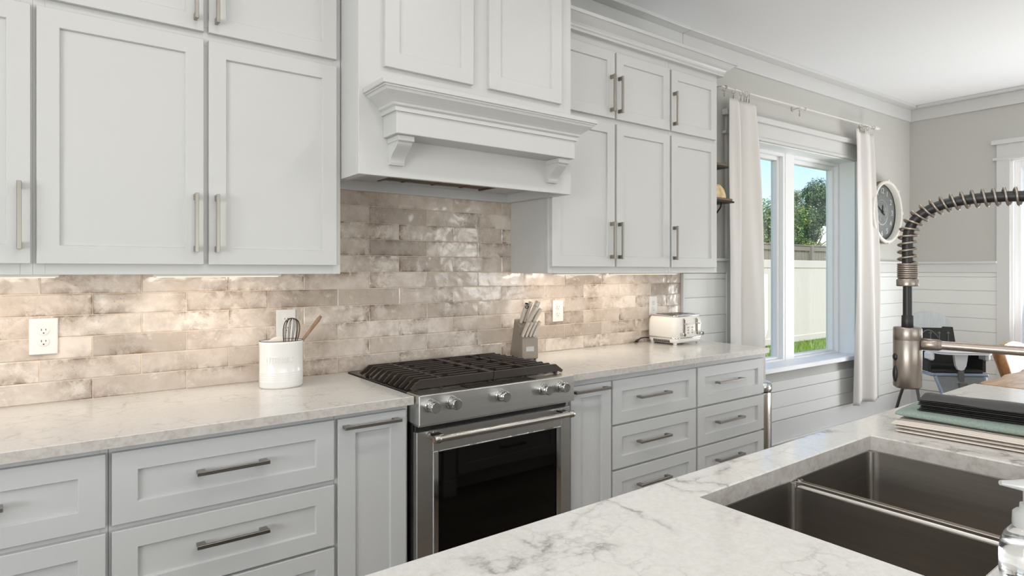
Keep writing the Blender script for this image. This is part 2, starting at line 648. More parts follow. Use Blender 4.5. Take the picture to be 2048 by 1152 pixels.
        self.add(v, f, smooth)
        if caps and not closed:
            self.add(v[:n], [tuple(range(n))[::-1]])
            self.add(v[-n:], [tuple(range(n))])
        return self

    def sphere(self, c, r, n=16, m=10, sc=(1, 1, 1)):
        v, f = [], []
        for i in range(m + 1):
            th = pi * i / m
            for k in range(n):
                a = 2 * pi * k / n
                v.append((c[0] + r * sc[0] * sin(th) * cos(a), c[1] + r * sc[1] * sin(th) * sin(a), c[2] - r * sc[2] * cos(th)))
        for i in range(m):
            for k in range(n):
                l = (k + 1) % n
                f.append((i * n + k, i * n + l, (i + 1) * n + l, (i + 1) * n + k))
        return self.add(v, f, True)

    def grid(self, fn, nu, nv, smooth=True, closed_u=False, uvfn=None):
        v = [fn(i / (nu if closed_u else nu - 1), j / (nv - 1)) for j in range(nv) for i in range(nu)]
        f, uvs = [], []
        for j in range(nv - 1):
            for i in range(nu if closed_u else nu - 1):
                k = (i + 1) % nu
                f.append((j * nu + i, j * nu + k, (j + 1) * nu + k, (j + 1) * nu + i))
                if uvfn:
                    uvs.append([uvfn(i / (nu - 1), j / (nv - 1)), uvfn((i + 1) / (nu - 1), j / (nv - 1)),
                                uvfn((i + 1) / (nu - 1), (j + 1) / (nv - 1)), uvfn(i / (nu - 1), (j + 1) / (nv - 1))])
        return self.add(v, f, smooth, uvs if uvfn else None)

    # rectangle ring profile swept: shaker front at y=yf facing -y
    def shaker(self, x0, x1, z0, z1, yf, thick=0.02, rail=0.06, rec=0.010, rail_z=None):
        rz = rail if rail_z is None else rail_z
        b = 0.0015

        def rect(i, y):
            return [(x0 + i, y, z0 + i), (x1 - i, y, z0 + i), (x1 - i, y, z1 - i), (x0 + i, y, z1 - i)]

        def inner(i, y):
            return [(x0 + rail + i, y, z0 + rz + i), (x1 - rail - i, y, z0 + rz + i), (x1 - rail - i, y, z1 - rz - i), (x0 + rail + i, y, z1 - rz - i)]
        rings = [rect(0, yf + thick), rect(0, yf + b), rect(b, yf), inner(0, yf), inner(0.0015, yf + 0.002), inner(0.003, yf + rec)]
        v = [p for r_ in rings for p in r_]
        f = []
        for k in range(len(rings) - 1):
            for i in range(4):
                j = (i + 1) % 4
                f.append((4 * k + i, 4 * k + j, 4 * k + 4 + j, 4 * k + 4 + i))
        f.append((20, 21, 22, 23))
        f.append((3, 2, 1, 0))
        return self.add(v, f)

    def text(self, s, size, depth, M, align='CENTER', warp=None):
        cu = bpy.data.curves.new('txt', 'FONT')
        cu.body = s
        cu.size = size
        cu.extrude = depth
        cu.align_x = align
        cu.align_y = 'CENTER'
        ob = bpy.data.objects.new('txt', cu)
        COL.objects.link(ob)
        dg = bpy.context.evaluated_depsgraph_get()
        me = bpy.data.meshes.new_from_object(ob.evaluated_get(dg))
        vs = [Vector(v.co) for v in me.vertices]
        fs = [tuple(p.vertices) for p in me.polygons]
        bpy.data.objects.remove(ob)
        bpy.data.curves.remove(cu)
        bpy.data.meshes.remove(me)
        if warp:
            vs = [warp(p) for p in vs]
        old = self.M
        self.M = old @ M
        self.add(vs, fs)
        self.M = old
        return self

    def build(self, name, mat, parent=None, root=None, rotz=0.0):
        """parent: object this is a part of; root: location for a stand-alone mesh"""
        if parent is not None:
            inv = WM[parent.name].inverted()
        elif root is not None:
            inv = (Matrix.Translation(root) @ Matrix.Rotation(rotz, 4, 'Z')).inverted()
        else:
            inv = ID
        me = bpy.data.meshes.new(name)
        me.from_pydata([tuple(inv @ p) for p in self.v], [], self.f)
        me.polygons.foreach_set('use_smooth', self.s)
        if any(u is not None for u in self.uv):
            lay = me.uv_layers.new(name='UVMap')
            k = 0
            for u, f in zip(self.uv, self.f):
                for c in range(len(f)):
                    lay.data[k].uv = u[c] if u else (0.5, 0.5)
                    k += 1
        if any(self.rnd):
            a = me.attributes.new('rnd', 'FLOAT', 'FACE')
            a.data.foreach_set('value', self.rnd)
        me.materials.append(MAT[mat])
        me.update()
        o = bpy.data.objects.new(name, me)
        COL.objects.link(o)
        if parent is not None:
            o.parent = parent
            WM[o.name] = WM[parent.name]
        else:
            o.location = root if root is not None else (0, 0, 0)
            o.rotation_euler = (0, 0, rotz)
            WM[o.name] = inv.inverted()
        return o


def tag(o, label, cat, group=None, kind=None):
    o['label'] = label
    o['category'] = cat
    if group:
        o['group'] = group
    if kind:
        o['kind'] = kind
    return o


def thing(name, label, cat, loc=(0, 0, 0), rotz=0.0, group=None, M=None):
    o = bpy.data.objects.new(name, None)
    o.empty_display_size = 0.05
    COL.objects.link(o)
    if M is not None:
        o.matrix_world = M
        WM[o.name] = M.copy()
    else:
        o.location = loc
        o.rotation_euler = (0, 0, rotz)
        WM[o.name] = Matrix.Translation(loc) @ Matrix.Rotation(rotz, 4, 'Z')
    return tag(o, label, cat, group)


def struct(o, label=None):
    o['kind'] = 'structure'
    if label:
        o['label'] = label
    return o


def copy_tree(o, loc=None, parent=None):
    c = o.copy()
    COL.objects.link(c)
    if parent is not None:
        c.parent = parent
    if loc is not None:
        c.location = loc
    for ch in [q for q in bpy.data.objects if q.parent == o]:
        copy_tree(ch, None, c)
    return c


def Mloc(x, y, z, rz=0.0, rx=0.0, ry=0.0):
    return Matrix.Translation((x, y, z)) @ Matrix.Rotation(rz, 4, 'Z') @ Matrix.Rotation(rx, 4, 'X') @ Matrix.Rotation(ry, 4, 'Y')


# ------------------------------------------------------------------ setting: shell of the room
CEIL = 3.035
XE = 7.021                                # east wall face
struct(MB().box((-3.6, -6.7, -0.12), (XE + 0.25, 0.05, 0.0)).build('floor', 'floor_planks'), 'dark plank floor of the kitchen')
struct(MB().box((-3.6, -6.7, CEIL), (XE + 0.3, 0.4, CEIL + 0.2)).build('ceiling', 'ceiling_white'), 'smooth white ceiling')
struct(MB().box((-3.6, 0.008, 0), (3.476, 0.25, CEIL)).build('wall_north', 'wall_greige'), 'kitchen wall behind the cabinets and tiles')
# window wall with its opening, in wall frame
W0, W1, WZ0, WZ1 = 0.58, 2.43, 0.597, 2.395
UE = 3.60
m = MB(MW)
m.box((0.0, 0.0, 0), (W0, 0.25, CEIL)).box((W1, 0.0, 0), (UE + 0.1, 0.25, CEIL))
m.box((W0, 0.0, 0), (W1, 0.25, WZ0)).box((W0, 0.0, WZ1), (W1, 0.25, CEIL))
struct(m.build('wall_northeast', 'wall_greige'), 'greige dining wall around the window')
# east wall with a door opening
DY0, DY1, DZ1 = -0.935, -2.75, 2.40
m = MB()
m.box((XE, 0.3, 0), (XE + 0.2, DY0, CEIL)).box((XE, DY1, 0), (XE + 0.2, -6.7, CEIL)).box((XE, DY0, DZ1), (XE + 0.2, DY1, CEIL))
struct(m.build('wall_east', 'wall_greige'), 'greige far wall beside the patio door')
# south and west walls, each with window openings assumed out of view for the added fill lamps
m = MB()
m.box((-3.6, -6.4, 0), (-0.7, -6.6, CEIL)).box((2.3, -6.4, 0), (5.4, -6.6, CEIL)).box((6.9, -6.4, 0), (XE + 0.2, -6.6, CEIL))
m.box((-0.7, -6.4, 0), (2.3, -6.6, 0.45)).box((5.4, -6.4, 0), (6.9, -6.6, 0.45)).box((-0.7, -6.4, 2.45), (2.3, -6.6, CEIL)).box((5.4, -6.4, 2.45), (6.9, -6.6, CEIL))
struct(m.build('wall_south', 'wall_greige'))
m = MB()
m.box((-3.4, 0.1, 0), (-3.6, -2.0, CEIL)).box((-3.4, -4.4, 0), (-3.6, -6.6, CEIL)).box((-3.4, -2.0, 0), (-3.6, -4.4, 0.45)).box((-3.4, -2.0, 2.45), (-3.6, -4.4, CEIL))
struct(m.build('wall_west', 'wall_greige'))
for i, (a, b, d) in enumerate((((-0.7, -6.5), (2.3, -6.5), 0), ((5.4, -6.5), (6.9, -6.5), 0), ((-3.5, -4.4), (-3.5, -2.0), 1))):  # unseen windows, made up to frame the fill lamps
    w = bpy.data.objects.new('window_%d' % (i + 2), None)
    COL.objects.link(w)
    WM[w.name] = ID
    struct(w)
    f, g = MB(), MB()
    for z in (0.45, 2.40):
        f.box((a[0] - .02 * d, a[1] - .02 * (1 - d), z), (b[0] + .02 * d, b[1] + .02 * (1 - d), z + 0.05))
    for t in (0.0, 0.5, 1.0):
        x, y = a[0] + (b[0] - a[0]) * t, a[1] + (b[1] - a[1]) * t
        f.box((x - .03, y - .03, 0.5), (x + .03, y + .03, 2.40))
    f.build('window_frame', 'window_vinyl', w)
    if d:
        g.box((a[0] - .003, a[1], .5), (a[0] + .003, b[1], 2.4))
    else:
        g.box((a[0], a[1] - .003, .5), (b[0], a[1] + .003, 2.4))
    g.build('pane', 'window_glass', w)

# ceiling cornice: upright board and flat board, along window wall, kitchen wall and east wall
m = MB(MW)
m.box((0.003, 0.0, 2.895), (UE - .047, -0.02, 3.012), 0.002).box((0.003, 0.0, 3.012), (UE - .03, -0.095, CEIL), 0.003)
struct(m.build('trim_1', 'trim_white'), 'white cornice boards above the window')
m = MB().box((-3.4, 0.008, 2.895), (3.4755, -0.02, 3.012), 0.002).box((-3.4, 0.008, 3.012), (3.4755, -0.095, CEIL), 0.003)
struct(m.build('trim_2', 'trim_white'), 'white cornice boards above the kitchen cabinets')
m = MB().box((XE, -0.125, 2.895), (XE - 0.02, -6.4, 3.012), 0.002).box((XE, -0.206, 3.012), (XE - 0.095, -6.4, CEIL), 0.003)
struct(m.build('trim_3', 'trim_white'), 'white cornice boards on the far wall')

# shiplap wainscot: boards with shadow gaps
LINES = [0.185, 0.283, 0.415, 0.545, 0.675, 0.802, 0.93, 1.06, 1.19, 1.32]


def shiplap(mb, segs, zmax=9, top=1.363):
    """segs(z) -> list of (u0,u1)"""
    zz = LINES + [top]
    for a, b in zip(zz[:-1], zz[1:]):
        for (u0, u1) in segs(a, b):
            mb.box((u0, 0, a + 0.0018), (u1, -0.013, b - 0.0018), 0.0022)
            mb.box((u0, 0, a - .002), (u1, -0.004, a + .002))


def seg_win(a, b):
    if a >= 0.415 - 1e-6 and b <= 0.60:
        return [(0.014, 0.49), (2.52, UE - .055)]
    if b <= 0.5:
        return [(0.014, UE - .055)]
    return [(0.014, 0.49), (2.52, UE - .055)]


m = MB(MW)
shiplap(m, seg_win)
m.box((0.49, 0, 0.4168), (2.52, -0.013, 0.495), .002)
struct(m.build('trim_4', 'shiplap_white'), 'white shiplap boards below and beside the window')
m = MB(MW)
for (u0, u1) in ((0.014, 0.49), (2.52, UE - .055)):
    m.box((u0, 0, 1.363), (u1, -0.02, 1.449), .002).box((u0, 0, 1.449), (u1, -0.042, 1.470), .003)
m.box((0.0, 0.0, 0.0), (0.016, -0.024, 1.36), .002)
struct(m.build('trim_5', 'trim_white'), 'white cap rail of the shiplap on the window wall')
ME = Matrix.Translation((XE, -0.10, 0)) @ Matrix.Rotation(-pi / 2, 4, 'Z')        # east wall frame: x runs toward -Y, -y into room
m = MB(ME)
EL = 0.735
shiplap(m, lambda a, b: [(0.0, EL)])
struct(m.build('trim_6', 'shiplap_white'), 'white shiplap boards on the far wall')
m = MB(ME).box((0.0, 0, 1.363), (EL, -0.02, 1.449), .002).box((0.0, 0, 1.449), (EL + .005, -0.042, 1.470), .003)
struct(m.build('trim_7', 'trim_white'), 'white cap rail of the shiplap on the far wall')
m = MB(MW).box((0.0, 0, 0), (UE - .055, -0.018, 0.178), .003).box((0.0, -.018, 0), (UE - .055, -0.040, 0.022), .006)
struct(m.build('baseboard_northeast', 'trim_white'), 'tall white baseboard below the window')
m = MB(ME).box((0.0, 0, 0), (EL, -0.018, 0.178), .003)
struct(m.build('baseboard_east', 'trim_white'), 'tall white baseboard on the far wall')

# ------------------------------------------------------------------ window in the dining wall
win = bpy.data.objects.new('window_1', None)
COL.objects.link(win)
win.matrix_world = MW
WM[win.name] = MW
struct(win, 'white framed double window with a wide sill, flanked by white curtains')
m = MB(MW)                                # casing boards
m.box((0.49, 0, 0.60), (W0, -0.02, 2.385), .002).box((W1, 0, 0.60), (2.52, -0.02, 2.385), .002)
m.box((0.462, 0, 2.385), (2.548, -0.032, 2.408), .003)
m.box((0.49, 0, 2.408), (2.52, -0.02, 2.520), .002)
m.box((0.455, 0, 2.520), (2.555, -0.05, 2.562), .004)
m.build('casing', 'trim_white', win)
m = MB(MW)
m.box((W0, 0.0, WZ0 + .02), (W0 + .012, 0.16, 2.385)).box((W1, 0.0, WZ0 + .02), (W1 - .012, 0.16, 2.385)).box((W0, 0.0, 2.395), (W1, 0.16, 2.378))
m.build('jamb', 'window_vinyl', win)
m = MB(MW).box((0.46, -0.055, 0.578), (2.55, 0.16, 0.617), .004)
m.build('window_sill', 'window_vinyl', win)
m = MB(MW)
mull0, mull1 = 1.515, 1.63
for (a, b) in ((W0 + .012, mull0), (mull1, W1 - .012)):
    for (i0, i1, y0, y1) in ((0, .028, .14, .24), (.028, .06, .175, .235)):
        m.box((a + i0, y0, .617 + i0 * .5), (a + i1, y1, 2.378 - i0), .003).box((b - i1, y0, .617 + i0 * .5), (b - i0, y1, 2.378 - i0), .003)
        m.box((a + i1, y0, .617 + i0 * .5), (b - i1, y1, .617 + i1 * .5), .003).box((a + i1, y0, 2.378 - i0), (b - i1, y1, 2.378 - i1), .003)
m.box((mull0, 0.135, .617), (mull1, 0.24, 2.378), .003)
m.build('window_frame', 'window_vinyl', win)
for (a, b) in ((W0 + .07, mull0 - .058), (mull1 + .058, W1 - .07)):
    MB(MW).box((a, 0.212, .645), (b, 0.217, 2.32)).build('pane', 'window_glass', win)

# ------------------------------------------------------------------ patio door on the far wall
door = bpy.data.objects.new('door_1', None)
COL.objects.link(door)
door.matrix_world = ME
WM[door.name] = ME
struct(door, 'white cased glass patio door on the far wall')
d0, d1 = 0.835, 2.65                     # opening along the wall frame
m = MB(ME)
m.box((d0 - .10, 0, 0), (d0, -0.02, 2.40), .002).box((d1, 0, 0), (d1 + .1, -0.02, 2.40), .002)
m.box((d0 - .128, 0, 2.398), (d1 + .128, -0.032, 2.424), .003).box((d0 - .1, 0, 2.424), (d1 + .1, -0.02, 2.545), .002).box((d0 - .135, 0, 2.545), (d1 + .135, -0.05, 2.585), .004)
m.build('casing', 'trim_white', door)
m = MB(ME)
m.box((d0, 0, 0), (d0 + .02, .16, 2.40)).box((d1 - .02, 0, 0), (d1, .16, 2.40)).box((d0, 0, 2.38), (d1, .16, 2.40))
m.box((d0 + .02, .04, 0), (d0 + .07, .12, 2.38), .004).box((d1 - .07, .04, 0), (d1 - .02, .12, 2.38), .004).box((d0 + .07, .04, 2.31), (d1 - .07, .12, 2.38), .004).box((d0 + .07, .04, 0), (d1 - .07, .12, .12), .004)
m.box((1.70, .04, .12), (1.80, .12, 2.31), .004)
m.build('door_frame', 'window_vinyl', door)
m = MB(ME).box((d0 + .07, .08, .12), (1.70, .085, 2.31)).box((1.80, .08, .12), (d1 - .07, .085, 2.31))
m.build('pane', 'window_glass', door)

# ------------------------------------------------------------------ backsplash tiles (one wall finish, each tile modelled)
m = MB()
PX, PZ = 0.305, 0.0768
ZL0, XJ0 = 1.296, 1.3405
for r in range(-7, 6):
    zt, zb = ZL0 - (r - 1) * PZ, ZL0 - r * PZ      # row between line r-1 and line r
    odd = (r % 2 == 0)
    for k in range(-18, 16):
        if (k % 2 != 0) != odd:
            continue
        a, b = XJ0 + k * PX / 2, XJ0 + (k + 2) * PX / 2
        a, b = max(a, -1.35), min(b, 3.474)
        if b - a < 0.02:
            continue
        z1, z0 = zt, max(zb, 0.915)
        if zt > 1.40:
            if b < 0.86 or a > 2.04:
                continue
        if z1 - z0 < 0.01 or z0 > 1.76:
            continue
        g = 0.0011
        m.cur = random.random() * 0.999 + 0.001
        x0, x1, z0, z1 = a + g, b - g, z0 + g, z1 - g
        c = 0.0026
        y0 = 0.006
        j = [0.0 + random.uniform(-.0009, .0009) for _ in range(4)]
        vb = [(x0, y0, z0), (x1, y0, z0), (x1, y0, z1), (x0, y0, z1)]
        vm = [(x0, 0.0012, z0), (x1, 0.0012, z0), (x1, 0.0012, z1), (x0, 0.0012, z1)]
        vf = [(x0 + c, j[0] - .0012, z0 + c), (x1 - c, j[1] - .0012, z0 + c), (x1 - c, j[2] - .0012, z1 - c), (x0 + c, j[3] - .0012, z1 - c)]
        eu, ev = c / (PX), c / PZ
        U = [(0, 0), (1, 0), (1, 1), (0, 1)]
        UI = [(eu, ev), (1 - eu, ev), (1 - eu, 1 - ev), (eu, 1 - ev)]
        fs, us = [(8, 9, 10, 11)], [UI]
        for i in range(4):
            q = (i + 1) % 4
            fs += [(i, q, 4 + q, 4 + i), (4 + i, 4 + q, 8 + q, 8 + i)]
            us += [[U[i], U[q], U[q], U[i]], [U[i], U[q], UI[q], UI[i]]]
        m.add(vb + vm + vf, fs, False, us)
struct(m.build('trim_8', 'glazed_tile'), 'backsplash of long glazed beige tiles laid in running bond')
m = MB().box((-1.35, 0.008, 0.905), (3.474, 0.0012, 1.37)).box((0.90, 0.008, 1.37), (2.03, 0.0012, 1.78))
struct(m.build('trim_9', 'grout'), 'pale grout behind the backsplash tiles')


# ------------------------------------------------------------------ bar pulls
def pull(parent, c, L, vertical, yf, name='handle'):
    """square bar pull centred at c=(x,z) standing on the front at y=yf"""
    m = MB()
    x, z = c
    h = L / 2
    if vertical:
        m.box((x - .0058, yf - .036, z - h), (x + .0058, yf - .027, z + h), .001)
        for s in (-1, 1):
            zc = z + s * (h - .012)
            m.box((x - .0055, yf - .0275, zc - .010), (x + .0055, yf, zc + .010), .001)
    else:
        m.box((x - h, yf - .036, z - .0058), (x + h, yf - .027, z + .0058), .001)
        for s in (-1, 1):
            xc = x + s * (h - .014)
            m.box((xc - .012, yf - .0275, z - .0055), (xc + .012, yf, z + .0055), .001)
    return m.build(name, 'nickel', parent)


# ------------------------------------------------------------------ wall cabinets
YD = -0.335                              # door front plane of the wall cabinets
UZ0, UZ1 = 1.366, 2.66


def wall_cabinet(x0, x1, label, doors, group):
    t = thing('wall_cabinet', label, 'cabinet', (x0, 0, UZ0), 0, group)
    m = MB()
    th = .018
    m.box((x0, -.002, UZ0), (x0 + th, -.295, UZ1)).box((x1 - th, -.002, UZ0), (x1, -.295, UZ1))
    m.box((x0 + th, -.002, UZ0 + .022), (x1 - th, -.295, UZ0 + .036)).box((x0 + th, -.002, UZ1 - .02), (x1 - th, -.295, UZ1))
    m.build('body', 'cabinet_white', t)
    f = MB()                             # face frame
    xs = sorted(set([x0, x1]))
    f.box((x0, -.295, UZ0), (x0 + .03, -.3148, UZ1), .001).box((x1 - .03, -.295, UZ0), (x1, -.3148, UZ1), .001)
    f.box((x0 + .03, -.295, UZ0), (x1 - .03, -.3148, UZ0 + .05), .001).box((x0 + .03, -.295, 2.17), (x1 - .03, -.3148, 2.235), .001).box((x0 + .03, -.295, 2.56), (x1 - .03, -.3148, UZ1), .001)
    if len(doors) > 1:
        mid = (doors[0][1] + doors[1][0]) / 2
        f.box((mid - .025, -.295, UZ0 + .05), (mid + .025, -.3148, 2.17)).box((mid - .025, -.295, 2.235), (mid + .025, -.3148, 2.56))
    f.build('face_frame', 'cabinet_white', t)
    for (a, b, hx) in doors:
        d = MB().shaker(a, b, 1.400, 2.187, YD, .0198, .056).build('door', 'cabinet_white', t)
        if hx is not None:
            pull(d, (hx, 1.544), .203, True, YD)
        d = MB().shaker(a, b, 2.214, 2.582, YD, .0198, .056).build('door', 'cabinet_white', t)
        if hx is not None:
            pull(d, (hx, 2.345), .203, True, YD)
    return t


G = 'white shaker wall cabinets with stacked doors'
wall_cabinet(-0.985, -0.0452, 'white shaker wall cabinet at the far left, cut by the picture edge', [(-.975, -.52, -.555), (-.504, -.050, -.076)], G)
wall_cabinet(-0.0450, 0.926, 'wide white double-door wall cabinet left of the range hood', [(-.036, .426, .399), (.442, .904, .466)], G)
wall_cabinet(2.012, 2.953, 'white double-door wall cabinet just right of the range hood', [(2.024, 2.477, 2.443), (2.493, 2.945, 2.506)], G)
wall_cabinet(2.955, 3.437, 'narrow white single-door wall cabinet nearest the window curtain', [(2.963, 3.410, 2.977)], G)

# cornice on the right wall cabinets
prof = [(-.315, 2.628), (-.345, 2.628), (-.345, 2.640), (-.352, 2.645), (-.352, 2.655), (-.360, 2.664), (-.374, 2.674), (-.392, 2.688), (-.400, 2.694), (-.408, 2.694), (-.408, 2.712), (-.30, 2.712), (-.30, 2.66), (-.315, 2.66)]
m = MB()


def sweep_u(mb, prof, xa, xb, yb, ra=True):
    """profile (y,z) along +x then mitred return along +y at xb"""
    y_ref = -.315
    A, B, C = [], [], []
    for (y, z) in prof:
        pr = y_ref - y
        A.append((xa, y, z))
        B.append((xb + pr, y, z))
        C.append((xb + pr, yb, z))
    n = len(prof)
    v = A + B + C
    f = []
    for k in (0, n):
        for i in range(n):
            j = (i + 1) % n
            f.append((k + i, k + n + i, k + n + j, k + j))
    mb.add(v, f)
    mb.add(A, [tuple(range(n))])
    mb.add(C, [tuple(range(n))[::-1]])


sweep_u(m, prof, 2.024, 3.437, -0.025)
o = m.build('cabinet_crown', 'cabinet_white', None, root=(2.72, -.3, 2.63))
tag(o, 'white stepped crown moulding on top of the wall cabinets right of the hood', 'crown moulding')

# ------------------------------------------------------------------ range hood
HX0, HX1, HY, HZ = 0.9285, 2.0095, -0.49, 1.746
hood = thing('range_hood', 'tall white panelled range hood with a moulded mantel shelf above the stove', 'range hood', (1.47, 0, HZ))
m = MB()
th = .02
m.box((HX0 + .0, -.0025, HZ), (HX0 + th, HY + th, CEIL - .03), .001).box((HX1 - th, -.0025, HZ), (HX1, HY + th, CEIL - .03), .001)
m.box((HX0, HY + th, HZ), (HX1, HY, CEIL - .03), .0015)
m.box((HX0 + th, -.004, HZ), (HX1 - th, -.024, HZ + .045), .001)
m.box((HX1 - th - .02, -.024, HZ), (HX1 - th, HY + th, HZ + .045), .001)
m.box((HX0 + th, -.024, HZ), (HX0 + th + .02, HY + th, HZ + .045), .001)
# liner: underside with a hole for the vent insert
vx0, vx1, vy0, vy1 = 1.195, 1.765, -.070, -.455
m.box((HX0 + th, -.004, HZ + .045), (HX1 - th, vy0, HZ + .06)).box((HX0 + th, vy1, HZ + .045), (HX1 - th, HY + th, HZ + .06))
m.box((HX0 + th, vy0, HZ + .045), (vx0, vy1, HZ + .06)).box((vx1, vy0, HZ + .045), (HX1 - th, vy1, HZ + .06))
m.build('hood_body', 'cabinet_white', hood)
m = MB()
for i in range(15):
    y = vy0 - .016 - i * .0245
    m.box((vx0, y - .0085, HZ + .050), (vx1, y + .0085, HZ + .056), .001)
m.box((vx0, vy0, HZ + .042), (vx0 + .012, vy1, HZ + .058)).box((vx1 - .012, vy0, HZ + .042), (vx1, vy1, HZ + .058))
for x in (1.32, 1.48, 1.64):
    m.box((x - .006, vy0, HZ + .047), (x + .006, vy1, HZ + .058))
m.build('vent_grille', 'vent_dark', hood)
MB().box((vx0, vy0, HZ + .10), (vx1, vy1, HZ + .11)).build('vent_cavity', 'black_enamel', hood)
for (a, b) in ((1.030, 1.436), (1.518, 1.935)):
    MB().shaker(a, b, 2.168, CEIL - .06, HY - .0195, .0194, .060, .008).build('panel_door', 'cabinet_white', hood)
# mantel: box plus crown wrapped on three sides
BX0, BX1, BY = 1.030, 1.928, -.606
m = MB()
m.box((BX0, HY, 1.893), (BX1, BY, 1.996), .002)
prof2 = [(0.000, 1.975), (0.008, 1.975), (0.008, 1.990), (0.016, 1.996), (0.018, 2.004), (0.026, 2.013), (0.040, 2.026), (0.052, 2.036), (0.056, 2.046), (0.060, 2.046), (0.060, 2.052)]
rows = []
for (p, z) in prof2:
    rows.append([(BX0 - p * 1.25, HY, z), (BX0 - p * 1.25, BY - p, z), (BX1 + p * 1.25, BY - p, z), (BX1 + p * 1.25, HY, z)])
v = [q for r_ in rows for q in r_]
f = []
for k in range(len(rows) - 1):
    for i in range(3):
        f.append((4 * k + i, 4 * k + i + 1, 4 * k + 5 + i, 4 * k + 4 + i))
m.add(v, f)
m.box((BX0 - .084, HY, 2.052), (BX1 + .084, BY - .066, 2.072), .002)
m.build('mantel', 'cabinet_white', hood)
for (a, b) in ((1.046, 1.114), (1.846, 1.914)):
    m = MB()
    pts = [(-.4902, 1.892), (-.585, 1.892), (-.585, 1.872), (-.577, 1.868)]
    for i in range(1, 11):
        t = i / 10
        # S shaped drop
        y = -.577 + .066 * (t ** .75) if t < 1 else -.511
        pts.append((-.577 + .066 * (0.5 - 0.5 * cos(pi * min(1, t ** .8))), 1.868 - .068 * t))
    pts += [(-.507, 1.790), (-.4902, 1.790)]
    m.prism(pts, 'x', a + .004, b - .004)
    m.box((a, -.4902, 1.8925), (b, -.588, 1.872), .0015)
    m.build('corbel', 'cabinet_white', hood)

# ------------------------------------------------------------------ base cabinets
YB = -.628
FF = -.6082


def base_cabinet(x0, x1, label, fronts, end=None):
    """fronts: (x0,x1,z0,z1,kind,pull centre x, pull z, pull length)"""
    t = thing('base_cabinet', label, 'cabinet', (x0, 0, 0), 0, 'white shaker base cabinets along the tiled wall')
    m = MB()
    m.box((x0, -.004, 0.10), (x0 + .018, -.59, .883)).box((x1 - .018, -.004, .10), (x1, -.59, .883)).box((x0 + .018, -.004, .10), (x1 - .018, -.59, .118))
    m.box((x0 + .018, -.004, .118), (x1 - .018, -.012, .883))
    m.build('body', 'cabinet_white', t)
    MB().box((x0 + .001, -.50, 0.0), (x1 - .001, -.535, .10)).build('toe_kick', 'cabinet_white', t)
    f = MB()
    f.box((x0, -.59, .10), (x0 + .02, FF, .883), .001).box((x1 - .02, -.59, .10), (x1, FF, .883), .001)
    f.box((x0 + .02, -.59, .838), (x1 - .02, FF, .883), .001).box((x0 + .02, -.59, .10), (x1 - .02, FF, .215), .001)
    zs = sorted(set((q[2], q[3]) for q in fronts))
    for (lo, hi) in zip(zs[:-1], zs[1:]):
        f.box((x0 + .02, -.59, lo[1] - .012), (x1 - .02, FF, hi[0] + .012))
    f.build('face_frame', 'cabinet_white', t)
    for (a, b, z0, z1, kind, px, pz, pl) in fronts:
        d = MB().shaker(a, b, z0, z1, YB, .0198, .062, .010, .056).build(kind, 'cabinet_white', t)
        if pl:
            pull(d, (px, pz), pl, False, YB)
    return t


L3 = [(.656, .862, .768), (.430, .638, .548), (.210, .421, .33)]
base_cabinet(-.80, .1295, 'white three-drawer base cabinet at the far left edge of the picture', [(-.785, .1225, a, b, 'drawer', -.203, c, .21) for a, b, c in L3])
base_cabinet(.1305, .789, 'wide white three-drawer base cabinet below the utensil crock', [(.1375, .783, a, b, 'drawer', .455, c, .21) for a, b, c in L3])
base_cabinet(.790, 1.072, 'narrow white pull-out cabinet with a tall front just left of the stove', [(.797, 1.058, .13, .862, 'pull_out_front', .917, .834, .215)])
base_cabinet(1.866, 2.1505, 'narrow white pull-out cabinet with a tall front just right of the stove', [(1.884, 2.1445, .13, .850, 'pull_out_front', 2.000, .827, .225)])
R1 = [(.638, .850, .755), (.422, .628, .534), (.205, .411, .32)]
base_cabinet(2.1515, 2.8075, 'white three-drawer base cabinet below the middle of the right counter', [(2.157, 2.800, a, b, 'drawer', 2.44, c, .238) for a, b, c in R1])
base_cabinet(2.8085, 3.468, 'white three-drawer base cabinet at the window end of the counter', [(2.8155, 3.462, a, b, 'drawer', 3.093, c, .25) for a, b, c in R1])


# ------------------------------------------------------------------ countertops
def counter(x0, x1, label):
    o = MB().box((x0, -.001, .8835), (x1, -.658, .914), .002).build('countertop', 'quartz_counter', None, root=(x0, -.3, .8835))
    e = MB()
    WM[o.name] = Matrix.Translation((x0, -.3, .8835))
    e.box((x0 + .001, -.6575, .8837), (x1 - .001, -.6588, .9125))
    e.build('countertop_edge', 'quartz_edge', o)
    return tag(o, label, 'countertop', 'pale quartz countertops along the tiled wall')


counter(-1.35, 1.0745, 'pale veined quartz countertop left of the stove under the crock')
counter(1.862, 3.471, 'pale quartz countertop right of the stove holding knives and toaster')

# ------------------------------------------------------------------ gas range
RX0, RX1 = 1.079, 1.8485
rng = thing('gas_range', 'stainless steel gas range with black grates and a glass oven door', 'stove', (1.46, -.35, 0))
m = MB()
m.box((RX0 + .002, -.015, .03), (RX0 + .014, -.635, .90)).box((RX1 - .014, -.015, .03), (RX1 - .002, -.635, .90)).box((RX0 + .014, -.015, .03), (RX1 - .014, -.03, .90))
m.box((RX0 + .014, -.03, .03), (RX1 - .014, -.60, .05))
m.build('body', 'black_enamel', rng)
m = MB()
m.box((RX0, -.012, .900), (RX1, -.588, .919), .002)
m.build('cooktop', 'black_enamel', rng)
m = MB()
m.box((RX0, -.588, .806), (RX1, -.690, .9185), .003)
m.box((RX0 + .004, -.60, .80), (RX1 - .018, -.678, .8062), .001)
m.build('control_panel', 'steel', rng)
MB().box((1.305, -.602, .9183), (1.645, -.672, .9192)).build('vent_slot', 'black_enamel', rng)
m = MB()
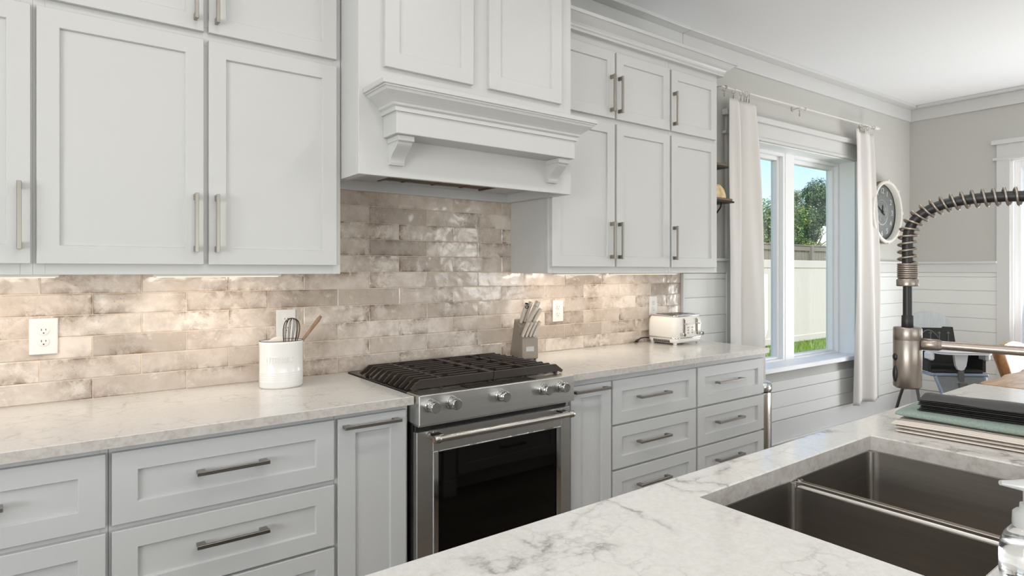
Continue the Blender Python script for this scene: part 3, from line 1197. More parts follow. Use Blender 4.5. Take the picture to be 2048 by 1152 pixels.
for i in range(3):
    m.box((1.312, -.608 - i * .022, .919), (1.638, -.615 - i * .022, .9212), .0008)
m.build('vent_louvre', 'cast_iron', rng)
MB().box((RX0 + .004, -.60, .765), (RX1 - .02, -.652, .80), .002).build('vent_strip', 'black_plastic', rng)
for x in (1.124, 1.2155, 1.444, 1.666, 1.7625):
    k = MB()
    k.cyl((x, -.690, .8785), (x, -.7015, .8785), .0265, .0245, 28, .001)
    k.cyl((x, -.7015, .8785), (x, -.706, .8785), .0205, .0205, 28)
    k.cyl((x, -.706, .8785), (x, -.738, .8785), .0225, .0205, 28, .0022)
    for i in range(12):
        a = 2 * pi * i / 12
        k.cyl((x + .0212 * cos(a), -.710, .8785 + .0212 * sin(a)), (x + .0205 * cos(a), -.734, .8785 + .0205 * sin(a)), .0018, n=6)
    kb = k.build('knob', 'chrome', rng)
# burners
for (x, y, r) in ((1.235, -.20, .036), (1.235, -.455, .045), (1.465, -.33, .05), (1.69, -.20, .036), (1.69, -.455, .045)):
    b = MB()
    b.lathe([(r * 1.5, 0), (r * 1.5, .006), (r * 1.1, .010)], (x, y, .919), 28)
    bo = b.build('burner', 'brass_burner', rng)
    MB().lathe([(r, 0), (r, .010), (r * .85, .013), (0, .013)], (x, y, .929), 28).build('burner_cap', 'cast_iron', bo)


def grate(x0, x1, outer):
    """cast grate: front/back rails, cross bar, bent fingers; outer = -1 left side bends, +1 right side bends"""
    m = MB()
    zt, h, w = .962, .016, .011
    zb = .9195

    def bar(a, b, w=w, h=h):
        m.box(a, b, .002)
    yF, yB = -.612, -.140
    ox = x0 if outer < 0 else x1
    ix = x1 if outer < 0 else x0
    s = -outer
    bend = .042
    # rails with a sloping outer end
    for y, ww in ((yF, .012), (yB, .012)):
        xs = [ox, ox + s * bend, ix]
        poly = [(xs[0], zt - .030), (xs[1], zt), (ix, zt), (ix, zt - .022), (xs[1] + s * .004, zt - .022), (xs[0] + s * .008, zt - .040)]
        pp = [(q[1], q[0]) for q in poly]
        m.prism(pp, 'y', y - ww / 2, y + ww / 2)
    # front apron, tilted
    m.box((min(ox + s * .02, ix), yF - .004, zt - .034), (max(ox + s * .02, ix), yF + .006, zt - .012), .002)
    # bars running front to back
    mid = x0 + (x1 - x0) * (.36 if outer < 0 else .49)
    for x in (mid, ix - s * .006):
        m.box((x - .005, yF, zt - .016), (x + .005, yB, zt), .002)
    # fingers
    n = 9
    for i in range(n):
        y = yF + (i + 1) * (yB - yF) / (n + 1)
        full = (i % 2 == 1)
        xe = ix if full else (ox + s * .165)
        poly = [(ox, zt - .036), (ox + s * bend, zt), (xe, zt), (xe, zt - .015), (ox + s * (bend + .006), zt - .015), (ox + s * .010, zt - .042)]
        m.prism([(q[1], q[0]) for q in poly], 'y', y - .0042, y + .0042)
        if not full:
            xa = mid + s * .055
            m.box((xa, y - .0042, zt - .015), (ix - s * .045, y + .0042, zt), .0015)
        # short foot
    for (x, y) in ((ox + s * .030, yF + .012), (ox + s * .030, yB - .012), (ix - s * .012, yF + .012), (ix - s * .012, yB - .012), (mid, yF + .012), (mid, yB - .012)):
        m.box((x - .006, y - .007, zb), (x + .006, y + .007, zt - .014))
    for i in range(n):
        y = yF + (i + 1) * (yB - yF) / (n + 1)
        m.box((ox + s * .004, y - .004, zb + .004), (ox + s * .011, y + .004, zt - .034))
    return m.build('grate', 'cast_iron', rng)


grate(RX0 + .004, 1.4625, -1)
grate(1.4655, RX1 - .004, 1)
# oven door
m = MB()
DXa, DXb, DZa, DZb, DY = RX0 + .003, RX1 - .003, .205, .7775, -.665
gx0, gx1, gz0, gz1 = 1.150, 1.793, .275, .697
m.box((DXa, -.636, DZa), (gx0, DY, DZb), .002).box((gx1, -.636, DZa), (DXb, DY, DZb), .002)
m.box((gx0, -.636, gz1), (gx1, DY, DZb), .002).box((gx0, -.636, DZa), (gx1, DY, gz0), .002)
od = m.build('door', 'steel', rng)
m = MB()
fr = .026
m.box((gx0, -.640, gz0), (gx0 + fr, -.667, gz1), .003).box((gx1 - fr, -.640, gz0), (gx1, -.667, gz1), .003).box((gx0 + fr, -.640, gz0), (gx1 - fr, -.667, gz0 + .012), .003).box((gx0 + fr, -.640, gz1 - .006), (gx1 - fr, -.667, gz1), .002)
m.build('window_trim', 'chrome', od)
MB().box((gx0 + fr, -.640, gz0 + .012), (gx1 - fr, -.660, gz1 - .006)).build('oven_window', 'oven_glass', od)
m = MB()
m.cyl((1.120, -.728, .760), (1.806, -.728, .760), .0125, None, 24)
for x in (1.120, 1.782):
    m.cyl((x, -.728, .760), (x + .024, -.728, .760), .0148, None, 24, .001)
for x in (1.150, 1.776):
    m.box((x - .022, DY, .748), (x + .022, -.722, .772), .006)
dh = m.build('door_handle', 'handle_steel', od)
MB().cyl((1.1185, -.728, .760), (1.1200, -.728, .760), .0105, None, 20).build('end_disc', 'reddish_brown', dh)  # small reddish-brown disc on the left end of the handle
MB().box((RX0 + .003, -.636, .06), (RX1 - .003, -.660, .198), .002).build('bottom_drawer', 'steel', rng)
for (x, y) in ((1.11, -.08), (1.81, -.08), (1.11, -.58), (1.81, -.58)):
    MB().cyl((x, y, 0), (x, y, .03), .02).build('foot', 'black_plastic', rng)

# ------------------------------------------------------------------ wall outlets
OUTS = [(-.021, 1.150, .081, 'white wall outlet on the tiles at the far left above the counter'), (.8055, 1.150, .081, 'white wall outlet partly hidden behind the crock and whisk'), (2.349, 1.147, .081, 'white wall outlet right of the knife block'), (3.184, 1.148, .078, 'white wall outlet above the toaster')]
for (x, z, w, lab) in OUTS:
    t = thing('wall_outlet', lab, 'outlet', (x, -.002, z), 0, 'outlets on the tiled wall')
    MB().box((x - w / 2, -.0025, z - .0625), (x + w / 2, -.0085, z + .0625), .002).build('cover_plate', 'outlet_white', t)
    for s in (1, -1):
        zc = z + s * .0195
        m = MB(Mloc(x, -.0085, zc, 0, pi / 2))
        m.lathe([(.0172, 0), (.0172, .0015), (.0165, .002), (0, .002)], n=28, sy=.92)
        r = m.build('receptacle', 'outlet_white', t)
        m = MB()
        for dx, hh in ((-.0062, .0038), (.0062, .0032)):
            m.box((x + dx - .0011, -.0100, zc + .004 - hh), (x + dx + .0011, -.0108, zc + .004 + hh))
        m.cyl((x, -.0100, zc - .0075), (x, -.0108, zc - .0075), .0024, n=10)
        m.build('slot', 'dark_slot', r)

# ------------------------------------------------------------------ under-cabinet light bars
for (xa, xb, lab) in ((-.42, .02, 'slim white light bar under the far left wall cabinet'), (.282, .704, 'slim white light bar under the double wall cabinet left of the hood'),
                      (2.10, 2.42, 'slim white light bar under the wall cabinet right of the hood'), (2.52, 3.08, 'slim white light bar under the wall cabinets near the window')):
    t = thing('under_cabinet_light', lab, 'light', ((xa + xb) / 2, -.26, 1.357), 0, 'light bars under the wall cabinets')
    MB().box((xa, -.245, 1.3578), (xb, -.285, 1.3874), .002).build('housing', 'led_bar', t)
    MB().box((xa + .01, -.25, 1.3563), (xb - .01, -.28, 1.3578)).build('diffuser', 'led_glow', t)
    for xl in ((xa * .75 + xb * .25), (xa * .25 + xb * .75)):
        lo = lamp('light_bar_lamp', 'AREA', (0, 0, 0), (0, 0, 0), 0.5, (1.0, 0.87, 0.74), shape='RECTANGLE', size=(xb - xa) * .35, size_y=.03)
        lo.parent = t
        lo.location = (xl - (xa + xb) / 2, .05, -.004)
        lo.rotation_euler = (R(14), 0, 0)

# ------------------------------------------------------------------ utensil crock and what stands in it
CX, CY = .7395, -.165
ax_, by_ = .083, .060
crock = thing('utensil_crock', 'white oval ceramic crock embossed UTENSILS holding a whisk', 'crock', (CX, CY, .914), R(-6))
MC = Mloc(CX, CY, .914, R(-6))
m = MB(MC)
profc = [(.0, .004), (.90, .004), (.93, 0), (.97, .002), (1.0, .010)]
for i in range(5):
    z = .028 + i * .0085
    profc += [(1.0, z - .003), (1.012, z), (1.0, z + .003)]
profc += [(1.0, .095), (1.0, .168), (1.012, .176), (1.012, .183), (.985, .185), (.955, .181), (.945, .165), (.945, .015), (0, .012)]
m.lathe([(r * ax_, z) for r, z in profc], n=64, sy=by_ / ax_)
m.build('body', 'crock_white', crock)


def on_oval(p):
    # bend flat lettering (x right, y up) on to the crock's front
    th = -pi / 2 - .20 + p.x / .078
    return Vector((cos(th) * (ax_ + .0002 + p.z), sin(th) * (by_ + .0002 + p.z), p.y))


m = MB(MC)
m.text('UTENSILS', .030, .0020, ID, warp=lambda p: on_oval(Vector((p.x * .80, p.y * 1.25 + .112, p.z))))
m.build('lettering', 'crock_white', crock)
m = MB(MC)
m.tube([(cos(2 * pi * i / 48) * ax_ * .995, sin(2 * pi * i / 48) * by_ * .995, .1855) for i in range(48)], .0011, 6, True)
m.build('rim', 'dark_slot', crock)


def along(p0, p1):
    d = (Vector(p1) - Vector(p0))
    return Matrix.Translation(p0) @ d.to_track_quat('Z', 'Y').to_matrix().to_4x4()


whisk = thing('whisk', 'dark wire balloon whisk standing head up in the white crock', 'whisk', (.76, -.165, .93))
b0, b1 = Vector((.760, -.165, .930)), Vector((.783, -.168, 1.187))
Mk = along(b0, b1)
Lk = (b1 - b0).length
m = MB(Mk)
for i in range(6):
    a = pi * i / 6
    pts = []
    for k in range(49):
        t = -1 + 2 * k / 48
        t = (1 if t >= 0 else -1) * abs(t) ** 1.7
        s = abs(t)
        rad = .030 * (sin(pi * min(1, (1 - s) ** .0 * (1 - s * .0)) * 0) + 1)
        # loop: stem -> bulge -> tip
        ph = (1 - s)                       # 0 at stem, 1 at the tip
        rr = .007 + .028 * sin(pi * min(1, ph ** .9) * .62) if ph < .75 else .0
        z = .085 + (Lk - .085) * ph
        prof_r = [(.0, .007), (.2, .015), (.4, .0245), (.6, .0305), (.75, .0325), (.86, .0300), (.93, .0245), (.97, .0170), (.99, .0095), (1.0, .0)]
        for (p_, r_), (q_, s_) in zip(prof_r[:-1], prof_r[1:]):
            if p_ <= ph <= q_:
                rr = r_ + (s_ - r_) * (ph - p_) / (q_ - p_)
        sg = 1 if t >= 0 else -1
        pts.append((cos(a) * rr * sg, sin(a) * rr * sg, z))
    m.tube(pts, .00135, 6)
m.build('wire', 'whisk_wire', whisk)
MB(Mk).cyl((0, 0, 0), (0, 0, .095), .0085, .0075, 16, .002).build('handle', 'whisk_wire', whisk)
sp = thing('wooden_spoon', 'brown wooden utensil handle leaning out of the crock to the right', 'spoon', (.77, -.16, .93))
s0, s1 = Vector((.700, -.160, .935)), Vector((.913, -.130, 1.187))
Ms = along(s0, s1)
Ls = (s1 - s0).length
m = MB(Ms)
m.tube([(0, 0, .05), (0, 0, .18), (0, 0, .25), (0, 0, Ls - .02), (0, 0, Ls)], [.005, .0055, .0075, .0092, .006], 12, flat=.6)
m.build('handle', 'utensil_wood', sp)
MB(Ms).sphere((0, 0, .03), .026, 16, 10, (.9, .35, 1.2)).build('bowl', 'utensil_wood', sp)
spt = thing('spatula', 'cream silicone spatula blade just showing above the crock rim', 'spatula', (.72, -.165, .93))
m = MB(Mloc(.742, -.155, .925, R(-8), 0, R(-8)))
m.box((-.033, -.004, .09), (.033, .004, .170), .0035)
m.prism([(.17, -.033), (.17, .033), (.184, .030), (.190, .018), (.187, -.005), (.180, -.024)], 'y', -.0035, .0035)
m.build('blade', 'silicone_white', spt)
MB(Mloc(.742, -.155, .925, R(-8), 0, R(-8))).cyl((0, 0, 0.0), (0, 0, .095), .005).build('handle', 'utensil_wood', spt)

# ------------------------------------------------------------------ knife block and knives
KR = R(-17)
KM = Mloc(1.948, -.187, .914, KR)
kb = thing('knife_block', 'taupe two-tier wooden knife block with a small metal badge', 'knife block', (1.948, -.187, .914), KR)
KW = .087
m = MB(KM)


def prof_x(mb, pts, x0, x1):
    mb.prism(pts, 'x', x0, x1)


prof_x(m, [(0.005, .006), (.085, .006), (.0545, .130), (0.0, .112), (0, .012)], 0, KW)
prof_x(m, [(.090, .006), (.186, .006), (.186, .012), (.118, .207), (.040, .169), (.088, .012)], 0.0, KW)
m.build('body', 'knife_block_taupe', kb)
for (x, y) in ((.012, .012), (KW - .012, .012), (.012, .17), (KW - .012, .17)):
    MB(KM).cyl((x, y, 0), (x, y, .0065), .007).build('foot', 'black_rubber', kb)
MB(KM).box((.019, -.0022, .046), (.064, .0, .072), .0008).build('badge', 'steel', kb)
ax_k = Vector((0, -.33, .944)).normalized()
tl_t = Vector((0, .063, .036)).normalized()
KN = []


def knife(name, label, x, d, z, L, w, th, cat='knife', tilt=0.0, group='knives in the knife block'):
    """handle rising from the block's slot at local (x,d,z)"""
    base = KM @ Vector((x, d, z))
    q = (KM.to_3x3() @ Vector((tilt, ax_k.y, ax_k.z)).normalized())
    zx = q.normalized()
    xx = (KM.to_3x3() @ Vector((1, 0, 0)))
    xx = (xx - zx * xx.dot(zx)).normalized()
    yy = zx.cross(xx)
    F = Matrix(((xx.x, yy.x, zx.x, base.x), (xx.y, yy.y, zx.y, base.y), (xx.z, yy.z, zx.z, base.z), (0, 0, 0, 1)))
    t = thing(name, label, cat, tuple(base), 0, group)
    w, th = w * 1.28, th * 1.15
    m = MB(F)
    # handle as a lofted oval: bolster, belly, butt
    secs = [(0.003, .75, .8), (.18, .86, .95), (.38, 1.02, 1.0), (.6, .94, 1.0), (.8, .98, .98), (.93, 1.10, .95), (1.0, .86, .8)]
    n = 14
    v = []
    for (s, ww, tt) in secs:
        bow = .004 * sin(pi * s)
        for k in range(n):
            a = 2 * pi * k / n
            ca, sa = cos(a), sin(a)
            v.append((th / 2 * tt * (abs(ca) ** .6) * (1 if ca > 0 else -1), w / 2 * ww * (abs(sa) ** .7) * (1 if sa > 0 else -1) + bow, s * L))
    f = [(i * n + k, i * n + (k + 1) % n, (i + 1) * n + (k + 1) % n, (i + 1) * n + k) for i in range(len(secs) - 1) for k in range(n)]
    m.add(v, f, True)
    m.add(v[:n], [tuple(range(n))[::-1]])
    m.add(v[-n:], [tuple(range(n))])
    m.build('handle', 'knife_handle', t)
    MB(F).box((-.0011, -w * .34, -.004), (.0011, w * .34, .004)).build('blade', 'steel', t)
    MB(F).box((-th * .40, -w * .34, L), (th * .40, w * .36, L + .0028), .001).build('end_cap', 'chrome', t)
    return t


for i in range(4):
    knife('steak_knife', ['leftmost', 'second from left', 'third from left', 'rightmost'][i] + ' of the four small cream steak knives on the block\'s front tier', .011 + i * .0205, .026, .1215, .084, .019, .013, tilt=.30)
knife('chef_knife', 'tall cream-handled knife at the back right of the block, its butt the highest', .067, .075, .190, .122, .027, .018, tilt=.30)
knife('carving_knife', 'cream-handled knife in the back tier between the shears and the tallest knife', .044, .088, .196, .110, .024, .015, tilt=.22)
knife('bread_knife', 'broad cream-handled knife leaning in the middle of the block in front of the tallest', .050, .056, .180, .108, .028, .016, tilt=.36)
knife('utility_knife', 'slim cream-handled knife sticking out furthest right on the block', .076, .054, .177, .098, .021, .014, tilt=.40)
# kitchen shears: a cream grip with two rivets
base = KM @ Vector((.020, .080, .192))
sh = thing('kitchen_shears', 'cream-handled kitchen shears with two dark rings, leftmost in the knife block', 'kitchen shears', tuple(base), 0, 'knives in the knife block')
F = KM @ Matrix.Translation((.020, .074, .189)) @ Matrix.Rotation(R(19.3), 4, 'X') @ Matrix.Rotation(R(9), 4, 'Y')
MB(F).tube([(0, 0, 0.0), (0, .002, .03), (0, .001, .07), (0, -.001, .105)], [.009, .013, .0125, .0135], 14, flat=.8).build('handle', 'knife_handle', sh)
m = MB(F)
m.tube([(cos(2 * pi * i / 20) * .0075, -.004 + sin(2 * pi * i / 20) * .0075, .112) for i in range(20)], .0028, 8, True)
m.tube([(.002 + cos(2 * pi * i / 20) * .0075, -.012, .097 + sin(2 * pi * i / 20) * .0075) for i in range(20)], .0026, 8, True)
m.build('rivet', 'iron_black', sh)

# ------------------------------------------------------------------ toaster
TX0, TX1, TY0, TY1 = 3.085, 3.372, -.268, -.030
tt = thing('toaster', 'cream retro four-slice toaster with chrome trim and two levers', 'toaster', ((TX0 + TX1) / 2, (TY0 + TY1) / 2, .914))


def rrect(x0, x1, y0, y1, r, n=6):
    pts = []
    for (cx, cy, a0) in ((x1 - r, y1 - r, 0), (x0 + r, y1 - r, pi / 2), (x0 + r, y0 + r, pi), (x1 - r, y0 + r, 1.5 * pi)):
        for i in range(n + 1):
            a = a0 + i * pi / 2 / n
            pts.append((cx + r * cos(a), cy + r * sin(a)))
    return pts


def stack(mb, levels, r, smooth=True, capb=True, capt=True):
    """levels: (inset, z) skins of a rounded rectangle"""
    rings = []
    for (ins, z) in levels:
        rr = max(.004, r - ins)
        rings.append([(x, y, z) for x, y in rrect(TX0 + ins, TX1 - ins, TY0 + ins, TY1 - ins, rr)])
    n = len(rings[0])
    v = [p for q in rings for p in q]
    f = [(i * n + k, i * n + (k + 1) % n, (i + 1) * n + (k + 1) % n, (i + 1) * n + k) for i in range(len(rings) - 1) for k in range(n)]
    mb.add(v, f, smooth)
    if capb:
        mb.add(v[:n], [tuple(range(n))[::-1]])
    if capt:
        mb.add(v[-n:], [tuple(range(n))])


m = MB()
stack(m, [(.004, .958), (0, .964), (0, 1.03), (.003, 1.065), (.010, 1.082), (.020, 1.092)], .045)
m.build('body', 'toaster_cream', tt)
m = MB()
stack(m, [(.018, .926), (.010, .930), (.004, .938), (0.003, .956), (.006, .958)], .045)
m.build('base', 'toaster_cream', tt)
m = MB()
stack(m, [(-.001, .956), (-.0015, .960), (.0, .963)], .045)
stack(m, [(.016, 1.090), (.014, 1.094), (.018, 1.101), (.026, 1.102)], .04)
m.build('chrome_trim', 'chrome', tt)
m = MB()
for x in (3.125, 3.185, 3.25, 3.31):
    m.box((x, TY0 + .05, 1.1015), (x + .028, TY1 - .05, 1.1028))
m.build('bread_slot', 'black_plastic', tt)
for i, x in enumerate((3.165, 3.291)):
    m = MB()
    m.box((x - .011, TY0 - .003, .985), (x + .003, TY0 + .0, 1.080), .001)
    m.build('lever_plate', 'chrome', tt)
    m = MB().box((x + .0015, TY0 - .0042, .975), (x + .0065, TY0 + .001, 1.072), .0005)
    m.build('lever_slot', 'black_plastic', tt)
    m = MB().box((x - .004, TY0 - .030, 1.042), (x + .012, TY0 - .002, 1.050), .002)
    m.build('lever', 'steel', tt)
for x in (3.138, 3.322):
    kk = MB().cyl((x, TY0 + .001, .981), (x, TY0 - .028, .981), .0125, .0118, 24, .001).build('dial', 'chrome', tt)
    MB().cyl((x, TY0 - .028, .981), (x, TY0 - .0292, .981), .0088, n=20).build('dial_face', 'black_plastic', kk)
for r_ in range(3):
    for c_ in range(2):
        x, z = 3.207 + c_ * .040, 1.022 - r_ * .017
        MB().tube([(x + cos(2 * pi * i / 14) * .0065, TY0 - .0008, z + sin(2 * pi * i / 14) * .0042) for i in range(14)], .0008, 5, True).build('button', 'dark_slot', tt)
m = MB()
for i in range(16):
    y = TY0 + .052 + i * .0082
    m.box((TX0 + .0015, y, .931), (TX0 + .006, y + .004, .947))
m.build('vent_slots', 'dark_slot', tt)
for (x, y) in ((TX0 + .03, TY0 + .03), (TX1 - .03, TY0 + .03), (TX0 + .03, TY1 - .03), (TX1 - .03, TY1 - .03)):
    MB().cyl((x, y, .9145), (x, y, .93), .011, .013, 16).build('foot', 'outlet_white', tt)
m = MB()
m.tube([(TX0 + .02, -.035, .945), (TX0 - .02, -.030, .948), (TX0 - .05, -.028, .944), (TX0 - .075, -.030, .935)], [.0035, .0035, .004, .005], 8)
m.build('cord', 'black_rubber', tt)
m = MB()
m.tube([(TX0 - .072, -.030, .937), (TX0 - .088, -.034, .930), (TX0 - .108, -.042, .925)], [.006, .011, .010], 10)
m.build('plug', 'black_rubber', tt)
m = MB()
for s in (-.004, .004):
    m.box((TX0 - .124, -.048 + s, .917), (TX0 - .106, -.0465 + s, .923))
m.build('plug_pin', 'brass_burner', tt)

# ------------------------------------------------------------------ trash can
TCX, TCY = 3.84, -.32
tc = thing('trash_can', 'slim stainless steel trash can beside the end of the drawers', 'trash can', (TCX, TCY, 0))
MB().lathe([(.117, .0), (.120, .01), (.120, .555), (.118, .562)], (TCX, TCY, 0), 40).build('body', 'handle_steel', tc)
MB().lathe([(.115, .562), (.115, .574)], (TCX, TCY, 0), 40).build('seam', 'black_plastic', tc)
MB().lathe([(.123, .574), (.124, .60), (.118, .620), (.09, .633), (0, .638)], (TCX, TCY, 0), 40).build('lid', 'chrome', tc)

# ------------------------------------------------------------------ curtain rod, rings, curtains
OFF = -.105
rod = thing('curtain_rod', 'thin silver curtain rod above the dining window', 'curtain rod', M=MW @ Matrix.Translation((1.45, OFF, 2.685)))
MB(MW).cyl((.315, OFF, 2.682), (2.60, OFF, 2.690), .0065, n=14).build('pole', 'rod_white', rod)
MB(MW).cyl((2.555, OFF, 2.690), (2.64, OFF, 2.690), .019, n=20, bev=.003).build('finial', 'rod_white', rod)
for u in (.36, 1.385, 2.50):
    m = MB(MW)
    m.tube([(u, 0, 2.700), (u, -.05, 2.702), (u, OFF - .004, 2.692), (u, OFF - .014, 2.684), (u, OFF - .012, 2.676), (u, OFF, 2.672)], .0035, 8)
    m.cyl((u, 0, 2.70), (u, -.006, 2.70), .018, n=16)
    m.build('bracket', 'rod_silver', rod)


def ring(u, lab, skew=0.0, clip=True):
    t = thing('curtain_ring', lab, 'curtain ring', M=MW @ Matrix.Translation((u, OFF, 2.672)), group='silver clip rings on the curtain rod')
    m = MB(MW)
    rr = .0185
    m.tube([(u + skew * cos(a) * rr, OFF + cos(a) * rr * sqrt(1 - skew * skew), 2.6700 + sin(a) * rr) for a in [2 * pi * i / 24 for i in range(24)]], .0018, 6, True)
    m.build('hoop', 'rod_silver', t)
    m = MB(MW)
    m.cyl((u, OFF, 2.652), (u, OFF, 2.640), .0016, n=6).box((u - .004, OFF - .005, 2.615), (u + .004, OFF + .005, 2.641), .001)
    m.build('clip', 'rod_silver', t)


for u, lab, sk in ((.345, 'loose clip ring at the cabinet end of the rod', .2), (.452, 'clip ring over the left edge of the left curtain', .3), (.540, 'clip ring just left of the bunched rings on the left curtain', .4),
                   (.580, 'first of the bunched rings over the left curtain', .6), (.606, 'middle of the bunched rings over the left curtain', .3), (.640, 'rightmost ring over the left curtain', .8),
                   (1.315, 'loose clip ring hanging at the middle of the rod', .7),
                   (2.300, 'leftmost ring over the right curtain', .5), (2.335, 'second ring over the right curtain', .8), (2.372, 'third ring over the right curtain', .4), (2.435, 'rightmost ring over the right curtain', .6)):
    ring(u, lab, sk)


def curtain(label, top, bot, ztop, zbot, folds, amp, seed, loc):
    rnd = random.Random(seed)
    ph = [rnd.uniform(0, 6.28) for _ in range(6)]

    def fn(s, t):
        # s across, t from bottom (0) to top (1)
        u0 = bot[0] + (top[0] - bot[0]) * min(1, t * 1.12)
        u1 = bot[1] + (top[1] - bot[1]) * (t ** 1.7)
        ss = s + .018 * sin(s * 9 + ph[0]) * (1 - .4 * t)
        u = u0 + (u1 - u0) * ss
        A = amp * (.55 + .45 * (1 - t)) * (1.0 if t < .93 else (1 - .35 * (t - .93) / .07))
        w = folds * 2 * pi * s
        y = A * (sin(w + ph[1] + .5 * sin(3 * t + ph[2])) + .35 * sin(2.1 * w + ph[3] + 1.3 * t)) + .004 * sin(9 * t + 13 * s)
        u += .010 * cos(w + ph[4]) * (1 - .3 * t)
        z = zbot + (ztop - zbot) * t
        if t > .97:
            z -= .010 * (0.5 + 0.5 * sin(w * 1.0 + ph[5]))
        return (u, OFF + .01 + y, z)
    m = MB(MW).grid(fn, 110, 70)
    o = m.build('curtain', 'curtain_fabric', None, root=tuple(MW @ Vector(loc)), rotz=WALL_A)
    md = o.modifiers.new('thickness', 'SOLIDIFY')
    md.thickness = .003
    tag(o, label, 'curtain', 'white curtains beside the dining window')
    return o


curtain('white curtain left of the window, hanging beside the wall cabinet', (.415, .775), (.400, .935), 2.628, .19, 1.75, .036, 3, (.6, OFF, .19))
curtain('white curtain right of the window, next to the wall clock', (2.235, 2.570), (2.195, 2.735), 2.640, .19, 1.9, .034, 11, (2.45, OFF, .19))

# ------------------------------------------------------------------ wall shelves by the window
for (z, u1, lab) in ((2.118, .300, 'upper dark wood bracket shelf peeking out beside the wall cabinet'), (1.880, .365, 'lower dark wood bracket shelf with a shell, beside the wall cabinet')):
    s = thing('wall_shelf', lab, 'shelf', M=MW @ Matrix.Translation((.17, -.07, z)), group='bracket shelves between cabinet and curtain')
    MB(MW).box((.04, -.001, z - .014), (u1 - .01, -.165, z + .004), .003).build('shelf_board', 'shelf_wood', s)
    MB(MW).box((.035, -.001, z - .026), (u1, -.172, z - .014), .002).build('shelf_frame', 'iron_black', s)
    for u in (.09, u1 - .10):
        m = MB(MW)
        m.tube([(u, -.14, z - .026), (u, -.13, z - .06), (u, -.09, z - .105), (u, -.045, z - .135), (u, -.006, z - .15)], .0055, 8)
        m.tube([(u, -.10, z - .026), (u, -.085, z - .06), (u, -.05, z - .085), (u, -.006, z - .10)], .005, 8)
        m.box((u - .008, -.0005, z - .17), (u + .008, -.006, z - .026), .001)
        m.build('bracket', 'iron_black', s)
shl = thing('sea_shell', 'cream coloured ridged shell ornament on the lower bracket shelf', 'shell', M=MW @ Matrix.Translation((.25, -.09, 1.884)))
m = MB(MW)


def shell_fn(s, t):
    a = 2 * pi * s
    th = t * pi * .5
    rr = .098 * cos(th) ** .8 * (1 + .07 * cos(9 * a))
    return (.245 + rr * cos(a) * .98 - .010 * t, -.085 + rr * sin(a) * .72, 1.885 + .108 * sin(th) * (1 + .10 * sin(5 * a) * (1 - t)))


m.grid(shell_fn, 60, 18, closed_u=True)
m.lathe([(.098, 0), (0, 0)], (.245, -.085, 1.8846), 40, sx=.98, sy=.72)
m.build('shell_body', 'shell_cream', shl)
MB(MW).tube([(.26, -.085, 1.985), (.285, -.09, 1.994), (.305, -.095, 1.982), (.312, -.10, 1.965)], .004, 8).build('shell_lip', 'shelf_wood', shl)

# ------------------------------------------------------------------ wall clock
CU, CZc = 2.872, 1.937
clk = thing('wall_clock', 'large round wall clock with grey face and distressed white rim', 'clock', M=MW @ Matrix.Translation((CU, 0, CZc)))
MK = MW @ Matrix.Translation((CU, 0, CZc)) @ Matrix.Rotation(pi / 2, 4, 'X')      # local z points into the room
m = MB(MK)
m.lathe([(.262, .004), (.285, .004), (.285, .030), (.262, .030)], n=64, caps=False)
m.build('back_ring', 'clock_ring', clk)
m = MB(MK)
m.lathe([(.272, .03), (.296, .03), (.296, .072), (.272, .072)], n=64, caps=False)
m.build('wood_band', 'clock_wood', clk)
m = MB(MK)
m.lathe([(.266, .040), (.268, .088), (.274, .094), (.290, .094), (.297, .086), (.297, .072), (.266, .040)], n=72, caps=False)
m.build('front_rim', 'clock_ring', clk)
m = MB(MK)
m.lathe([(0, .028), (.270, .028), (.270, .034), (0, .034)], n=64)
m.build('face', 'clock_face', clk)
for i in range(8):
    a = 2 * pi * (i + .0) / 8
    m = MB(MK @ Matrix.Rotation(a, 4, 'Z'))
    m.box((.290, -.013, .02), (.304, .013, .098), .003)
    m.build('rim_clamp', 'clock_ring', clk)
nm = MB(MK)
for h in range(1, 13):
    a = pi / 2 - 2 * pi * h / 12
    nm.text(str(h), .074, .0006, Matrix.Translation((.205 * cos(a), .205 * sin(a), .0348)))
nm.tube([(.118 * cos(a), .118 * sin(a), .0348) for a in [2 * pi * i / 60 for i in range(60)]], .0012, 4, True)
nm.tube([(.108 * cos(a), .108 * sin(a) - .01, .0348) for a in [pi + .35 + (pi - .7) * i / 30 for i in range(31)]], .004, 4)
for k in range(26):
    a, r0 = random.uniform(0, 2 * pi), random.uniform(.02, .10)
    nm.tube([(r0 * cos(a + b) + .0, r0 * sin(a + b), .0348) for b in (0, .12, .24, .36)], .0012, 4)
nm.build('numerals', 'clock_mark', clk)
m = MB(MK)
for (ang, L, w) in ((150, .12, .007), (150 + 180, .055, .010), (85, .075, .010)):
    a = R(ang)
    q = MK @ Matrix.Rotation(a, 4, 'Z')
    m.at(q)
    m.prism([(0, -w), (L * .75, -w * .6), (L, 0), (L * .75, w * .6), (0, w)], 'z', .038, .041)
m.at(MK)
m.lathe([(.014, .036), (.014, .046), (0, .048)], n=20)
m.build('hand', 'clock_hand', clk)

# ------------------------------------------------------------------ island, sink, faucet
IX0, IX1, IY0, IY1 = .05, 3.045, -1.809, -2.95
SX0, SX1, SY0, SY1 = 1.066, 1.853, -1.912, -2.378
top = MB()
z0, z1 = .872, .914
xs = [IX0, SX0, SX1, IX1]
ys = [IY1, SY1, SY0, IY0]
bv = .003


